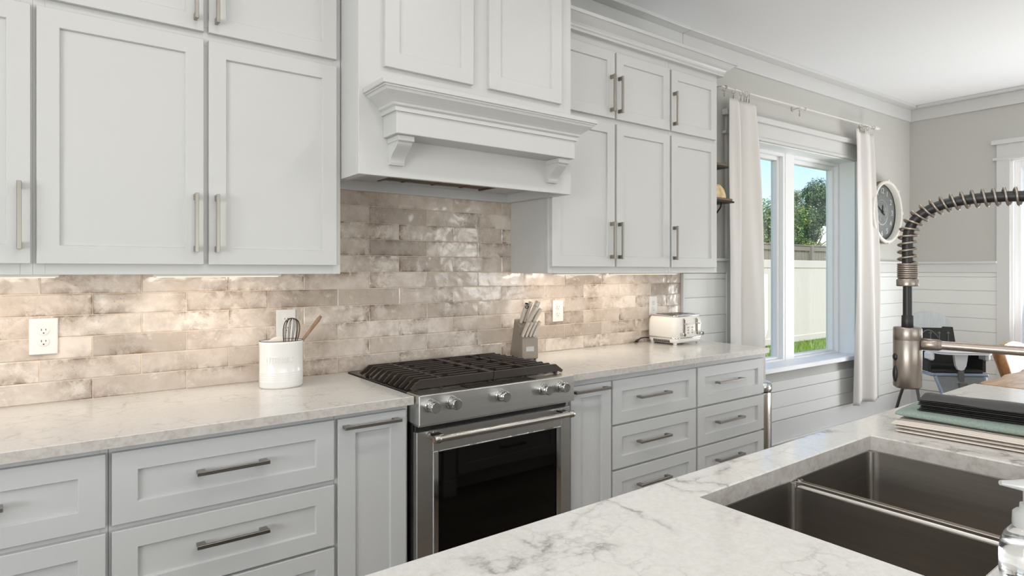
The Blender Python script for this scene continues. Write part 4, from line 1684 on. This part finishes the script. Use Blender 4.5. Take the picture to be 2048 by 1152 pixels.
def ring_slab(mb):
    # slab with a rectangular hole: eight quads top and bottom, outer and inner walls with a small chamfer on top edges
    def rect(x0, x1, y0, y1, z):
        return [(x0, y0, z), (x1, y0, z), (x1, y1, z), (x0, y1, z)]
    O0 = rect(IX0, IX1, IY1, IY0, z0)
    O1 = rect(IX0, IX1, IY1, IY0, z1 - bv)
    O2 = rect(IX0 + bv, IX1 - bv, IY1 + bv, IY0 - bv, z1)
    I2 = rect(SX0 - bv, SX1 + bv, SY1 - bv, SY0 + bv, z1)
    I1 = rect(SX0, SX1, SY1, SY0, z1 - bv)
    I0 = rect(SX0, SX1, SY1, SY0, z0)
    v = O0 + O1 + O2 + I2 + I1 + I0
    f = []
    for k in range(5):
        for i in range(4):
            j = (i + 1) % 4
            f.append((4 * k + i, 4 * k + j, 4 * k + 4 + j, 4 * k + 4 + i))
    for i in range(4):
        j = (i + 1) % 4
        f.append((20 + i, 20 + j, j, i))
    mb.add(v, f)


ring_slab(top)
it = top.build('island_countertop', 'quartz_island', None, root=(1.55, -2.3, z0))
tag(it, 'large white quartz island top with grey veins and a sink cut-out', 'countertop')
m = MB()
e = .0006
m.box((SX0, SY0, z0 + .001), (SX1, SY0 - e, z1 - bv)).box((SX1, SY0, z0 + .001), (SX1 - e, SY1, z1 - bv)).box((SX0, SY1, z0 + .001), (SX0 + e, SY0, z1 - bv)).box((SX0, SY1, z0 + .001), (SX1, SY1 + e, z1 - bv))
m.build('cutout_edge', 'quartz_edge', it)
isl = thing('island_cabinet', 'white island cabinet under the quartz top, mostly hidden below it', 'cabinet', (1.6, -2.3, 0))
m = MB()
bx0, bx1, by0, by1 = .16, 2.93, -1.875, -2.60
m.box((bx0, by0, .10), (SX0 - .10, by1, z0 - .001)).box((SX1 + .10, by0, .10), (bx1, by1, z0 - .001)).box((SX0 - .10, by0, .10), (SX1 + .10, by1, .60)).box((SX0 - .10, by0, .60), (SX1 + .10, by0 - .022, z0 - .001)).box((SX0 - .10, by1 + .08, .60), (SX1 + .10, by1, z0 - .001))
m.build('body', 'cabinet_white', isl)
MB().box((bx0 + .05, by0 - .08, 0), (bx1 - .05, by1 + .05, .10)).build('toe_kick', 'cabinet_white', isl)
for (x, y) in ((bx0 + .0, by0 + .03), (bx1 - .09, by0 + .03), (.95, by0 + .03), (1.90, by0 + .03)):
    m = MB().box((x, y, .0), (x + .09, y - .075, .10), .003).box((x + .004, y - .002, .10), (x + .086, by0, z0 - .002), .002)
    m.build('leg', 'cabinet_white', isl)
MYF = Matrix.Rotation(pi, 4, 'Z')
for (a, b, z_a, z_b, kd) in ((.27, .93, .62, .85, 'drawer'), (.27, .93, .37, .61, 'drawer'), (.27, .93, .12, .36, 'drawer'), (1.06, 1.46, .13, .85, 'door'), (1.475, 1.885, .13, .85, 'door'), (2.01, 2.82, .62, .85, 'drawer'), (2.01, 2.82, .37, .61, 'drawer'), (2.01, 2.82, .12, .36, 'drawer')):
    d = MB(MYF).shaker(-b, -a, z_a, z_b, -(by0 + .020), .0198, .06, .010)
    d = d.build(kd, 'cabinet_white', isl)
    xc, zc = (a + b) / 2, (z_a + z_b) / 2
    if kd == 'drawer':
        q = MB().box((xc - .10, by0 + .047, zc - .006), (xc + .10, by0 + .056, zc + .006), .001)
        for s in (-1, 1):
            q.box((xc + s * .086 - .012, by0 + .020, zc - .0055), (xc + s * .086 + .012, by0 + .0475, zc + .0055), .001)
    else:
        xh = a + .05 if a > 1.47 else b - .05
        q = MB().box((xh - .006, by0 + .047, .60), (xh + .006, by0 + .056, .80), .001).box((xh - .0055, by0 + .020, .605), (xh + .0055, by0 + .0475, .625)).box((xh - .0055, by0 + .020, .775), (xh + .0055, by0 + .0475, .795))
    q.build('handle', 'nickel', d)

# sink: two bowls, open top, low divider
snk = thing('kitchen_sink', 'dark stainless undermount double-bowl sink set in the island', 'sink', (1.46, -2.145, .62))
DVX = 1.4475


def bowl(mb, x0, x1, y0, y1, zt, zb, r=.028):
    def ringp(ins, z, rr):
        return [(x, y, z) for x, y in rrect(x0 + ins, x1 - ins, y0 + ins, y1 - ins, rr, 5)]
    rings = [ringp(0, zt, r), ringp(.004, zb + .03, r), ringp(.012, zb + .009, r * .9), ringp(.03, zb, r * .7)]
    n = len(rings[0])
    v = [p for q in rings for p in q]
    f = [(i * n + k, (i + 1) * n + k, (i + 1) * n + (k + 1) % n, i * n + (k + 1) % n) for i in range(3) for k in range(n)]
    mb.add(v, f, True)
    mb.add(v[-n:], [tuple(range(n))])


for (a, b) in ((SX0 - .004, DVX - .009), (DVX + .009, SX1 + .004)):
    m = MB()
    bowl(m, a, b, SY1 - .004, SY0 + .004, .8700, .655)
    o = m.build('bowl', 'sink_steel', snk)
    m = MB()
    cx_, cy_ = (a + b) / 2, (SY0 + SY1) / 2
    m.lathe([(.055, 0), (.052, .003), (.040, .002), (.036, -.002), (0, -.002)], (cx_, cy_, .656), 28)
    m.build('drain', 'sink_edge_steel', o)
    # bright welded corner seams
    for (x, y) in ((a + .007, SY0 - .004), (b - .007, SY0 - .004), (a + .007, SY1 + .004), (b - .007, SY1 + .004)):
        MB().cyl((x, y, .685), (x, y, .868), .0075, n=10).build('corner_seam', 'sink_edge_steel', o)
m = MB()
m.prism([(.8555 + .0125 * sin(pi * i / 14), DVX + .0125 * cos(pi * i / 14)) for i in range(15)], 'y', SY1 - .003, SY0 + .003, True)
m.build('divider', 'sink_edge_steel', snk)
m = MB()
for (p, q) in (((SX0 - .02, SY0 + .02), (SX1 + .02, SY0 + .0005)), ((SX0 - .02, SY1 - .0005), (SX1 + .02, SY1 - .02)), ((SX0 - .02, SY0 + .0), (SX0 - .0005, SY1)), ((SX1 + .0005, SY0), (SX1 + .02, SY1))):
    m.box((p[0], p[1], .8690), (q[0], q[1], .8715))
m.build('rim', 'sink_edge_steel', snk)

# faucet
HXp, HYp = 1.390, -2.179
BXp, BYp = 1.447, -2.449
fau = thing('kitchen_faucet', 'brushed steel spring faucet with pull-down spray head over the sink', 'faucet', (BXp, BYp, .914))
m = MB()
m.lathe([(.030, 0), (.030, .006), (.024, .012), (.0215, .018), (.0215, .34), (.019, .348)], (BXp, BYp, .9142), 28)
m.build('post', 'faucet_steel', fau)
m = MB()
m.cyl((BXp + .02, BYp - .01, .975), (BXp + .075, BYp - .035, 1.005), .0065, .005, 14, .001)
m.build('lever', 'faucet_steel', fau)
m = MB()
dirv = Vector((BXp - HXp, BYp - HYp, 0)).normalized()
h3 = Vector((HXp, HYp, 1.2315))
b3 = Vector((BXp, BYp, 1.2295))
m.cyl(h3 + dirv * .024, h3 + dirv * .052, .0118, .0112, 20, .001)
m.cyl(h3 + dirv * .052, h3 + dirv * .058, .0112, .0088, 20)
m.cyl(h3 + dirv * .056, b3 - dirv * .02, .0086, None, 20)
m.build('holder_arm', 'faucet_steel', fau)
# hose path
path = [Vector((HXp, HYp, z)) for z in (1.347, 1.38, 1.42, 1.44)]
span = (Vector((BXp, BYp, 0)) - Vector((HXp, HYp, 0))).length
zap = 1.517
rx_, rz_ = span / 2, zap - 1.44
for i in range(1, 24):
    a = pi - pi * i / 24
    # flattened arch
    cx_ = (cos(a) * abs(cos(a)) ** -.25 if abs(cos(a)) > 1e-6 else 0)
    d = rx_ + rx_ * (abs(cos(a)) ** .8) * (1 if cos(a) > 0 else -1)
    z = 1.44 + rz_ * (sin(a) ** .8)
    path.append(Vector((HXp, HYp, z)) + dirv * d)
    path[-1].z = z
path += [Vector((BXp, BYp, z)) for z in (1.44, 1.40, 1.33, 1.262)]


def resample(pts, step):
    out = [pts[0].copy()]
    acc = 0
    for a, b in zip(pts[:-1], pts[1:]):
        L = (b - a).length
        d = step - acc
        while d <= L:
            out.append(a + (b - a) * (d / L))
            d += step
        acc = (acc + L) % step
    return out


hp = resample(path, .006)
for _ in range(6):
    hp = [hp[0]] + [(hp[i - 1] + hp[i] * 2 + hp[i + 1]) / 4 for i in range(1, len(hp) - 1)] + [hp[-1]]
MB().tube(hp, .0098, 14).build('hose', 'black_rubber', fau)
fine_p = resample(hp, .0011)
coil = []
# frames along the path
Nn = Vector((dirv.y, -dirv.x, 0))
phase = 0
acc = 0
for i, p in enumerate(fine_p):
    if p.z < 1.392 and i < len(fine_p) / 2:
        continue
    t = (fine_p[min(i + 1, len(fine_p) - 1)] - fine_p[max(i - 1, 0)]).normalized()
    B = t.cross(Nn).normalized()
    half = min(1.0, max(0.0, (acc - .03) / .08))
    pitch = .0142 + .0016 * half
    phase += 2 * pi * .0011 / pitch
    acc += .0011
    coil.append(p + (Nn * cos(phase) + B * sin(phase)) * .0160)
coil = coil[::1]
MB().tube(coil, .0024, 7).build('spring', 'faucet_steel', fau)
m = MB()
for i in range(7):
    z = 1.3655 + i * .0043
    m.tube([(HXp + cos(2 * pi * k / 28) * .0162, HYp + sin(2 * pi * k / 28) * .0162, z) for k in range(28)], .0023, 7, True)
m.lathe([(.0145, 0), (.0190, 0), (.0195, .002), (.0195, .013), (.0160, .016), (.0140, .018), (.0140, .045)], (HXp, HYp, 1.347), 28)
m.build('spring_collar', 'faucet_steel', fau)
m = MB()
m.cyl((HXp, HYp, 1.285), (HXp, HYp, 1.349), .0083, .0080, 18)
m.cyl((HXp, HYp, 1.262), (HXp, HYp, 1.288), .0108, .0104, 18, .001)
m.build('hose_end', 'black_rubber', fau)
sh_ = MB()
sh_.lathe([(0, 0), (.0215, 0), (.0250, .0035), (.0252, .096), (.0249, .0965), (.0252, .097), (.0250, .120), (.0235, .1225), (.010, .1225)], (HXp, HYp, 1.1415), 36)
hd = sh_.build('spray_head', 'faucet_steel', fau)
lv = Vector((-.8, .6, 0))
for z, hgt in ((1.204, .0075), (1.170, .017)):
    c = Vector((HXp, HYp, z)) + lv * .0250
    MB(Matrix.Translation(c) @ lv.to_track_quat('Z', 'Y').to_matrix().to_4x4()).sphere((0, 0, 0), 1.0, 14, 8, (.006, hgt, .004)).build('button', 'black_plastic', hd)

# ------------------------------------------------------------------ soap bottle
BX_, BY_ = 1.166, -2.4235
sb = thing('soap_bottle', 'clear plastic pump soap bottle at the near edge of the sink', 'soap bottle', (BX_, BY_, .914))
m = MB()
m.lathe([(0, .002), (.031, .002), (.0345, .006), (.0350, .02), (.0350, .040), (.0335, .055), (.028, .070), (.020, .080), (.0155, .084), (.0150, .094)], (BX_, BY_, .9144), 36)
m.build('bottle_body', 'clear_plastic', sb)
m = MB()
m.lathe([(0, .005), (.0305, .005), (.0325, .012), (.0325, .036), (.030, .052), (0, .053)], (BX_, BY_, .9144), 32)
m.build('soap', 'soap_clear', sb)
m = MB()
m.lathe([(.0190, .082), (.0192, .088), (.0185, .102), (.0150, .106), (.0105, .108), (.0100, .116)], (BX_, BY_, .9144), 28)
m.lathe([(.0060, .112), (.0060, .138)], (BX_, BY_, .9144), 16)
m.build('collar', 'pump_white', sb)
nd_ = Vector((-.8, .6, 0))
c0 = Vector((BX_, BY_, 1.0575))
m = MB()
m.tube([c0 - nd_ * .012, c0, c0 + nd_ * .020 + Vector((0, 0, .002)), c0 + nd_ * .0415 + Vector((0, 0, .0045))], [.0085, .0100, .0065, .0036], 14)
m.build('pump_head', 'pump_white', sb)

# ------------------------------------------------------------------ towels and folded mats on the island


def folded(name, mat, label, cat, ox, oy, W, L, zb, layers, th, rot, wav, seed, uvn=1.0, parts=None):
    """stack of cloth folds: front (fold) edge faces -x toward the sink; W depth in +x, L along -y"""
    rnd = random.Random(seed)
    M = Mloc(ox, oy, zb, rot)
    m = MB(M)
    for k in range(layers):
        sh = rnd.uniform(0, .008) * (layers - 1 - k + 1)
        x0, y0 = .0 + rnd.uniform(0, .010), -rnd.uniform(0, .012)
        ww, ll = W - rnd.uniform(0, .02), L - rnd.uniform(0, .02)
        zc = th * (k + .5) + .0006 * k
        p1, p2 = rnd.uniform(0, 6), rnd.uniform(0, 6)

        def fn(s, t, zc=zc, x0=x0, y0=y0, ww=ww, ll=ll, p1=p1, p2=p2):
            # s goes round the section (closed loop in x-z), t along -y
            a = 2 * pi * s
            h = th * .5 * .94
            ca = cos(a)
            x = x0 + ww / 2 - ww / 2 * (abs(ca) ** .25) * (1 if ca > 0 else -1)
            z = zc + h * (abs(sin(a)) ** .6) * (1 if sin(a) > 0 else -1)
            e = 1 - (abs(2 * t - 1)) ** 14 * .35
            z = zc + (z - zc) * e + wav * (k + 1) / layers * (sin(7 * t + p1) * .5 + sin(11 * t + 5 * x + p2) * .3 + .8)
            return (x, y0 - ll * t, z)
        m.grid(fn, 44, 40, closed_u=True, uvfn=lambda s, t, k=k: (s * uvn + k * .5, t))
        for t_ in (0, 1):
            rim = [fn(i / 44, t_) for i in range(44)]
            m.add(rim, [tuple(range(44))] if t_ == 0 else [tuple(range(44))[::-1]])
    o = m.build(name, mat, None, root=(ox, oy, zb), rotz=rot)
    return tag(o, label, cat)


folded('striped_towel', 'towel_stripe', 'folded cream cloth with thin dark stripes, at the bottom of the pile beside the sink', 'towel', 1.938, -1.932, .34, .52, .9146, 3, .0088, R(4.5), .0008, 5, 7.0)
folded('green_towel', 'towel_green', 'folded sage green waffle towel between the striped cloth and the black mats', 'towel', 1.992, -1.918, .31, .54, .9436, 1, .0220, R(3.5), .0016, 8)
PM = Mloc(2.040, -1.968, .9690, R(8))
for i in range(6):
    lab = ['lowest of the six folded black mats, lying on the green towel', 'second lowest of the six folded black mats', 'third from the bottom of the folded black mats', 'third from the top of the folded black mats', 'second from the top of the folded black mats', 'topmost folded black mat with white print, crown of the pile'][i]
    rnd = random.Random(40 + i)
    dx, dy = rnd.uniform(-.003, .003), rnd.uniform(-.004, .004)
    zb = .0052 * i
    Mi = PM @ Matrix.Translation((dx, dy, zb))
    t = thing('folded_mat', lab, 'mat', tuple(Mi.translation), R(8), 'folded black mats stacked on the towels')
    m = MB(Mi)
    if i < 5:
        m.box((0, 0, 0), (.150, -.36, .0034), .0012)
    else:
        def fn(s, tt_):
            x = .150 * s
            return (x, -.36 * tt_, .0045 + .007 * sin(pi * s) ** 1.5 + .0012 * sin(9 * tt_ + 3 * s))
        m.box((0, 0, 0), (.150, -.36, .0034), .0012)
        m.grid(fn, 20, 30)
        m.grid(lambda s, tt_: (.150 * (1 - s), -.36 * tt_, .0036), 2, 2)
    m.build('cover', 'mat_black', t)
    m = MB(Mi).box((-.0018, .0015, .0006), (.002, -.3615, .0028), .0008)
    m.build('folded_edge', 'mat_edge', t)
    if i >= 3:
        m = MB(Mi).box((-.0024, -.318, .0008), (-.0019, -.350 + .004 * i, .0026))
        m.build('print', 'print_white', t)
    if i == 5:
        m = MB(Mi)
        for k in range(4):
            m.box((.012 + .009 * (k % 2), -.300 - .013 * k, .0060 + .0024 * (k % 2)), (.017 + .009 * (k % 2), -.309 - .013 * k, .0076 + .0024 * (k % 2)))
        m.build('print', 'print_white', t)

# ------------------------------------------------------------------ high chair
HM = Mloc(5.335, -.955, 0, R(-44)) @ Matrix.Diagonal((.84, 1, 1, 1))
hc = thing('high_chair', 'grey folding high chair with white tray in the dining corner', 'high chair', (5.335, -.955, 0), R(-44))
# local: -y is the way the child faces, x to the chair's own left/right
m = MB(HM)


def back_fn(s, t):
    x = -.205 + .41 * s
    z = .64 + .305 * t
    return (x * (1 - .06 * t), .155 + .07 * t + .05 * (1 - (2 * s - 1) ** 2) - .05, z)


m.grid(back_fn, 16, 8)
m.grid(lambda s, t: (lambda p: (p[0], p[1] + .035, p[2]))(back_fn(1 - s, t)), 16, 8)
m.build('seat_back', 'chair_dark_cloth', hc)
m = MB(HM)
n = 24
front, back = [], []
for i in range(n + 1):
    a = pi * i / n
    front.append((-.20 * cos(a), .205, .935 + .125 * sin(a) ** 1.0))
    back.append((-.20 * cos(a), .245, .935 + .125 * sin(a) ** 1.0))
m.add(front + [(.2, .205, .935)], [tuple(range(n + 1))])
m.add(back, [tuple(range(n + 1))[::-1]])
m.add(front + back, [(i, n + 1 + i, n + 2 + i, i + 1) for i in range(n)], True)
m.build('head_cover', 'chair_cover', hc)
m = MB(HM)
for k in range(5):
    x = -.15 + .075 * k
    m.box((x - .003, .168, .83), (x + .003, .172, .91)).box((x - .012, .170, .895), (x + .012, .174, .902))
m.tube([(-.11 + .18 * i / 12, .172, .86 + .06 * sin(pi * i / 12)) for i in range(13)], .004, 6)
m.build('back_pattern', 'chair_pattern', hc)
m = MB(HM)                                # seat pad and sides
m.box((-.205, -.19, .640), (.205, .17, .668), .012)
for s in (-1, 1):
    m.prism([(-.17, .65), (.17, .65), (.20, .80), (.02, .79), (-.17, .775)], 'x', s * .205, s * .23)
m.build('seat_pad', 'chair_dark_cloth', hc)
m = MB(HM)
m.box((-.225, -.215, .622), (.225, -.185, .645), .008).box((-.228, -.20, .622), (-.205, .16, .640), .006).box((.205, -.20, .622), (.228, .16, .640), .006)
m.build('seat_rim', 'chair_edge_blue', hc)
m = MB(HM)
ring0 = rrect(-.215, .215, -.31, .02, .08, 6)
m.prism(ring0, 'z', .790, .806)
m.tube([(x, y, .808) for x, y in ring0], .008, 8, True)
m.build('tray', 'chair_white', hc)
m = MB(HM)
m.prism([(.672, -.022), (.668, 0), (.672, .022), (.70, .040), (.74, .048), (.79, .055), (.79, -.055), (.74, -.048), (.70, -.040)], 'y', -.225, -.20)
m.build('crotch_post', 'chair_white', hc)
for s in (-1, 1):
    m = MB(HM).box((s * .200, -.22, .735), (s * .236, -.12, .795), .012)
    m.build('tray_clip', 'chair_white', hc)
m = MB(HM)
m.add(
    [(-.195, -.215, .622), (.195, -.215, .622), (.170, -.275, .50), (.11, -.292, .455), (-.11, -.292, .455), (-.170, -.275, .50),
     (-.195, -.195, .622), (.195, -.195, .622), (.170, -.255, .50), (.11, -.272, .455), (-.11, -.272, .455), (-.170, -.255, .50)],
    [(0, 5, 4, 3, 2, 1), (6, 7, 8, 9, 10, 11), (0, 1, 7, 6), (1, 2, 8, 7), (2, 3, 9, 8), (3, 4, 10, 9), (4, 5, 11, 10), (5, 0, 6, 11)])
m.build('leg_rest', 'chair_grey_plastic', hc)
m = MB(HM)
m.tube([(-.195, -.208, .622), (-.172, -.27, .50), (-.11, -.287, .452), (.11, -.287, .452), (.172, -.27, .50), (.195, -.208, .622)], .013, 10)
m.build('leg_rest_rim', 'chair_edge_blue', hc)
m = MB(HM)
m.box((-.022, -.232, .56), (.022, -.212, .665), .004).box((-.032, -.256, .545), (.032, -.236, .585), .004)
m.build('buckle_strap', 'chair_pattern', hc)
for s in (-1, 1):
    x = s * .265
    m = MB(HM)
    m.tube([(x * .96, .10, .80), (x, .05, .70), (x, .01, .60)], .013, 10)
    m.box((x - .016, -.05, .53), (x + .016, .07, .65), .012)
    m.build('hinge', 'chair_grey_tube', hc)
    m = MB(HM)
    m.tube([(x, -.01, .58), (x, -.08, .52), (x, -.11, .44), (x, -.18, .20), (x, -.28, .013)], .013, 10)
    m.build('leg', 'chair_grey_tube', hc)
    m = MB(HM)
    m.tube([(x, .03, .58), (x, .11, .50), (x, .17, .40), (x, .30, .14), (x, .40, .013)], .013, 10)
    m.build('leg', 'chair_grey_tube', hc)
m = MB(HM)
m.tube([(-.265, .40, .016), (.265, .40, .016)], .013, 10).tube([(-.265, -.28, .016), (.265, -.28, .016)], .013, 10)
m.build('foot_bar', 'chair_grey_tube', hc)

# ------------------------------------------------------------------ dining table and log chairs
tb = thing('dining_table', 'light live-edge wooden slab table beyond the far end of the island', 'table', (5.2, -2.05, 0))
m = MB()
rnd = random.Random(21)
edge = []
N = 40
x0, x1, y0, y1 = 4.13, 6.35, -2.62, -1.505
for i in range(N):
    edge.append((x0 + (x1 - x0) * i / (N - 1), y1 + .012 * sin(i * .9) + rnd.uniform(-.006, .006)))
for i in range(N):
    edge.append((x1 - (x1 - x0) * i / (N - 1), y0 + .015 * sin(i * .7) + rnd.uniform(-.006, .006)))
nE = len(edge)
lev = [(.018, .690), (.0, .705), (.004, .735), (.016, .750)]
cx_, cy_ = (x0 + x1) / 2, (y0 + y1) / 2
v = []
for (ins, z) in lev:
    for (x, y) in edge:
        v.append((x + (ins if x < cx_ else -ins), y + (ins if y < cy_ else -ins), z))
f = [(i * nE + (k + 1) % nE, i * nE + k, (i + 1) * nE + k, (i + 1) * nE + (k + 1) % nE) for i in range(len(lev) - 1) for k in range(nE)]
m.add(v, f, True)
m.add(v[:nE], [tuple(range(nE))])
m.add(v[-nE:], [tuple(range(nE))[::-1]])
m.build('tabletop', 'slab_wood', tb)
for (x, y) in ((4.5, -1.75), (4.5, -2.4), (6.0, -1.75), (6.0, -2.4)):
    MB().tube([(x, y, 0), (x + .01, y, .3), (x, y + .01, .6), (x, y, .692)], [.06, .055, .06, .065], 14).build('leg', 'log_wood', tb)


def log_chair(loc, rz, lab):
    M = Mloc(*loc, rz)
    t = thing('log_chair', lab, 'chair', loc, rz, 'rustic log chairs at the dining table')
    rr = random.Random(int(loc[0] * 100))
    m = MB(M).box((-.23, -.22, .405), (.23, .20, .45), .014)
    m.build('seat', 'slab_wood', t)
    for (x, y, tx, ty) in ((-.17, -.16, -.03, -.04), (.17, -.16, .03, -.04), (-.17, .15, -.03, .04), (.17, .15, .03, .04)):
        MB(M).tube([(x + tx, y + ty, 0), (x + tx * .6, y + ty * .6, .15), (x, y, .408)], [.034, .036, .032], 12).build('leg', 'log_wood', t)
    for s in (-1, 1):
        MB(M).tube([(s * .17, .16, .44), (s * .195, .19, .58), (s * .232, .215, .72), (s * .245, .22, .765)], [.034, .040, .042, .040], 14).build('back_post', 'log_wood', t)
    m = MB(M)

    def fn(s, tt_):
        x = -.19 + .38 * s
        z = .600 + .205 * tt_ + .02 * sin(5 * s) * (1 if tt_ > .5 else -1)
        return (x, .168 + .035 * tt_ + .01 * sin(4 * s), z)
    m.grid(fn, 14, 6)
    m.grid(lambda s, q: (lambda p: (p[0], p[1] + .038, p[2]))(fn(1 - s, q)), 14, 6)
    rim = [fn(i / 13, 0) for i in range(14)] + [fn(1, j / 5) for j in range(1, 6)] + [fn(1 - i / 13, 1) for i in range(1, 14)] + [fn(0, 1 - j / 5) for j in range(1, 5)]
    k = len(rim)
    m.add(rim + [(p[0], p[1] + .038, p[2]) for p in rim], [(i, k + i, k + (i + 1) % k, (i + 1) % k) for i in range(k)])
    m.build('backrest', 'slab_wood', t)
    return t


log_chair((6.05, -1.42, 0), R(-14), 'rustic log chair on the window side of the wooden table, showing above the island end')
log_chair((4.95, -2.55, 0), R(176), 'rustic log chair on the near side of the table, cut by the picture edge')

# ------------------------------------------------------------------ recessed ceiling lights out of view, added to brighten island and cabinets
n_l = 0
for (x, y, lab) in ((.35, -1.62, 'unseen recessed light added over the left counter aisle'), (1.65, -1.62, 'unseen recessed light added over the aisle in front of the stove'), (2.95, -1.62, 'unseen recessed light added over the aisle near the window'),
                    (.15, -2.6, 'unseen recessed light added over the near end of the island'), (1.15, -2.75, 'unseen recessed light added over the island left of the sink'), (5.2, -2.1, 'unseen recessed light added over the dining table'), (3.6, -4.6, 'unseen recessed light added at the back of the room')):
    t = thing('added_ceiling_light', lab, 'light', (x, y, CEIL), 0, 'unseen recessed lights added to the ceiling')
    m = MB().lathe([(.072, 0), (.095, -.004), (.095, -.0005)], (x, y, CEIL), 32, caps=False)
    m.build('trim_ring', 'lamp_trim', t)
    MB().lathe([(.072, -.002), (0, -.0021)], (x, y, CEIL), 32, caps=False).build('diffuser', 'lamp_glow', t)
    lo = lamp('added_ceiling_lamp', 'AREA', (0, 0, -.008), (0, 0, 0), 4.4, (1.0, 0.95, 0.9), shape='DISK', size=.14)
    lo.parent = t
    lo.location = (0, 0, -.008)

# ------------------------------------------------------------------ outside
struct(MB().box((-10, .3, -.30), (60, 60, -.15)).build('ground_lawn', 'lawn_green'), 'lawn outside the window')
vf = thing('vinyl_fence', 'tall white vinyl privacy fence outside the window', 'fence', (13, 4.0, -.15))
FT = 1.60
for i in range(7):
    xa = 8.35 + i * 1.83
    m = MB()
    w = .155
    xx = xa + .065
    while xx + .02 < xa + 1.765:
        b_ = min(xx + w, xa + 1.765)
        m.box((xx + .0015, 3.985, -.02), (b_ - .0015, 4.010, FT - .15), .006)
        xx += w
    m.build('panel', 'vinyl_fence', vf)
    m = MB().box((xa + .06, 3.97, FT - .16), (xa + 1.77, 4.02, FT), .006).box((xa + .06, 3.97, -.10), (xa + 1.77, 4.02, .03), .006)
    m.build('rail', 'vinyl_fence', vf)
for i in range(8):
    xa = 8.35 + i * 1.83
    m = MB().box((xa - .062, 3.935, -.15), (xa + .062, 4.06, FT + .06), .004).box((xa - .075, 3.92, FT + .06), (xa + .075, 4.075, FT + .085), .004)
    m.build('post', 'vinyl_fence', vf)
wf = thing('wooden_fence', 'weathered grey wooden fence behind the white fence', 'fence', (16, 6.0, -.15))
rnd = random.Random(5)
m = MB()
for i in range(110):
    x = 9.0 + i * .152
    m.box((x, 6.0, -.10), (x + .140, 6.02, 1.93 + rnd.uniform(-.02, .02)), .003)
m.build('board', 'fence_wood', wf)
MB().box((9.0, 5.96, 1.93), (25.8, 6.0, 2.06), .004).box((9.0, 5.94, 2.06), (25.8, 6.06, 2.09), .004).build('rail', 'fence_wood', wf)
for i in range(7):
    MB().box((9.0 + i * 2.6, 5.9, -.15), (9.1 + i * 2.6, 6.0, 2.06)).build('post', 'fence_wood', wf)

# grass tufts along the fence
rnd = random.Random(3)
m = MB()
for i in range(5200):
    x, y = rnd.uniform(9.2, 16.5), 3.93 - abs(rnd.gauss(0, .33))
    h = rnd.uniform(.04, .12)
    a = rnd.uniform(0, pi)
    dx, dy = cos(a) * .006, sin(a) * .006
    lx, ly = rnd.uniform(-.04, .04), rnd.uniform(-.04, .04)
    m.cur = rnd.uniform(.01, 1)
    m.add([(x - dx, y - dy, -.15), (x + dx, y + dy, -.15), (x + dx * .6 + lx * .4, y + dy * .6 + ly * .4, -.15 + h * .6), (x - dx * .6 + lx * .4, y - dy * .6 + ly * .4, -.15 + h * .6), (x + lx, y + ly, -.15 + h)], [(0, 1, 2, 3), (3, 2, 4)])
g = m.build('grass', 'grass_blade')
tag(g, 'bright green grass along the foot of the white fence', 'grass', kind='stuff')


def tree(label, x, y, h, w, mat, n, seed, leaf=.09, top=1.0, low=.12, sparse=False):
    rnd = random.Random(seed)
    t = thing('tree', label, 'tree', (x, y, -.15), 0, 'trees beyond the fences')
    m = MB().tube([(x, y, -.15), (x + .05, y, h * .3), (x - .05, y + .05, h * .6), (x, y, h * .9)], [.14, .11, .07, .02], 10)
    for k in range(9):
        a, z = rnd.uniform(0, 2 * pi), rnd.uniform(.25, .75) * h
        L = w * rnd.uniform(.5, .9)
        m.tube([(x, y, z), (x + cos(a) * L * .5, y + sin(a) * L * .5, z + .25 * L), (x + cos(a) * L, y + sin(a) * L, z + .6 * L)], [.045, .028, .01], 6)
    m.build('trunk', 'bark', t)
    m = MB()
    cl = []
    for k in range(int(26 * (w / 1.2))):
        zz = rnd.uniform(low, top) * h
        f_ = (zz / h - low) / (top - low)
        rad = w * (1.0 - .75 * f_ ** 1.6)
        a = rnd.uniform(0, 2 * pi)
        r_ = rad * sqrt(rnd.random())
        cl.append((x + cos(a) * r_, y + sin(a) * r_, zz, rnd.uniform(.22, .5) * (.6 if sparse else 1)))
    for i in range(n):
        c = rnd.choice(cl)
        d = Vector((rnd.gauss(0, 1), rnd.gauss(0, 1), rnd.gauss(0, 1))).normalized() * c[3] * (rnd.random() ** .35) * 1.15
        p = Vector(c[:3]) + d
        nrm = (d.normalized() + Vector((rnd.uniform(-.6, .6), rnd.uniform(-.6, .6), rnd.uniform(-.2, .9)))).normalized()
        q = nrm.to_track_quat('Z', 'Y').to_matrix()
        q = q @ Matrix.Rotation(rnd.uniform(0, 6.28), 3, 'Z')
        s = leaf * rnd.uniform(.6, 1.3)
        m.cur = rnd.uniform(.01, 1)
        pts = [Vector((0, -s, 0)), Vector((s * .45, 0, s * .12)), Vector((0, s, -s * .1)), Vector((-s * .45, 0, s * .12))]
        m.add([p + q @ u for u in pts], [(0, 1, 2), (0, 2, 3)])
    m.build('foliage', mat, t)
    return t


tree('bushy yellow-green tree seen at the left of the right-hand pane', 22.0, 9.2, 3.45, .8, 'leaf_green', 11000, 1, .045)
tree('dense dark green tree filling the right side of the right-hand pane', 24.5, 9.7, 4.75, 1.3, 'leaf_dark', 20000, 2, .050)
tree('pale feathery tree with sparse top in the middle of the right-hand pane', 27.5, 12.2, 5.0, 1.8, 'leaf_pale', 9000, 4, .05, sparse=True)
tree('small leafy tree showing at the foot of the left-hand pane', 17.7, 7.7, 3.2, .75, 'leaf_green', 10000, 6, .045)
tree('broad green tree behind the other trees, mostly hidden', 34.0, 15.5, 4.9, 2.6, 'leaf_pale', 12000, 9, .08)
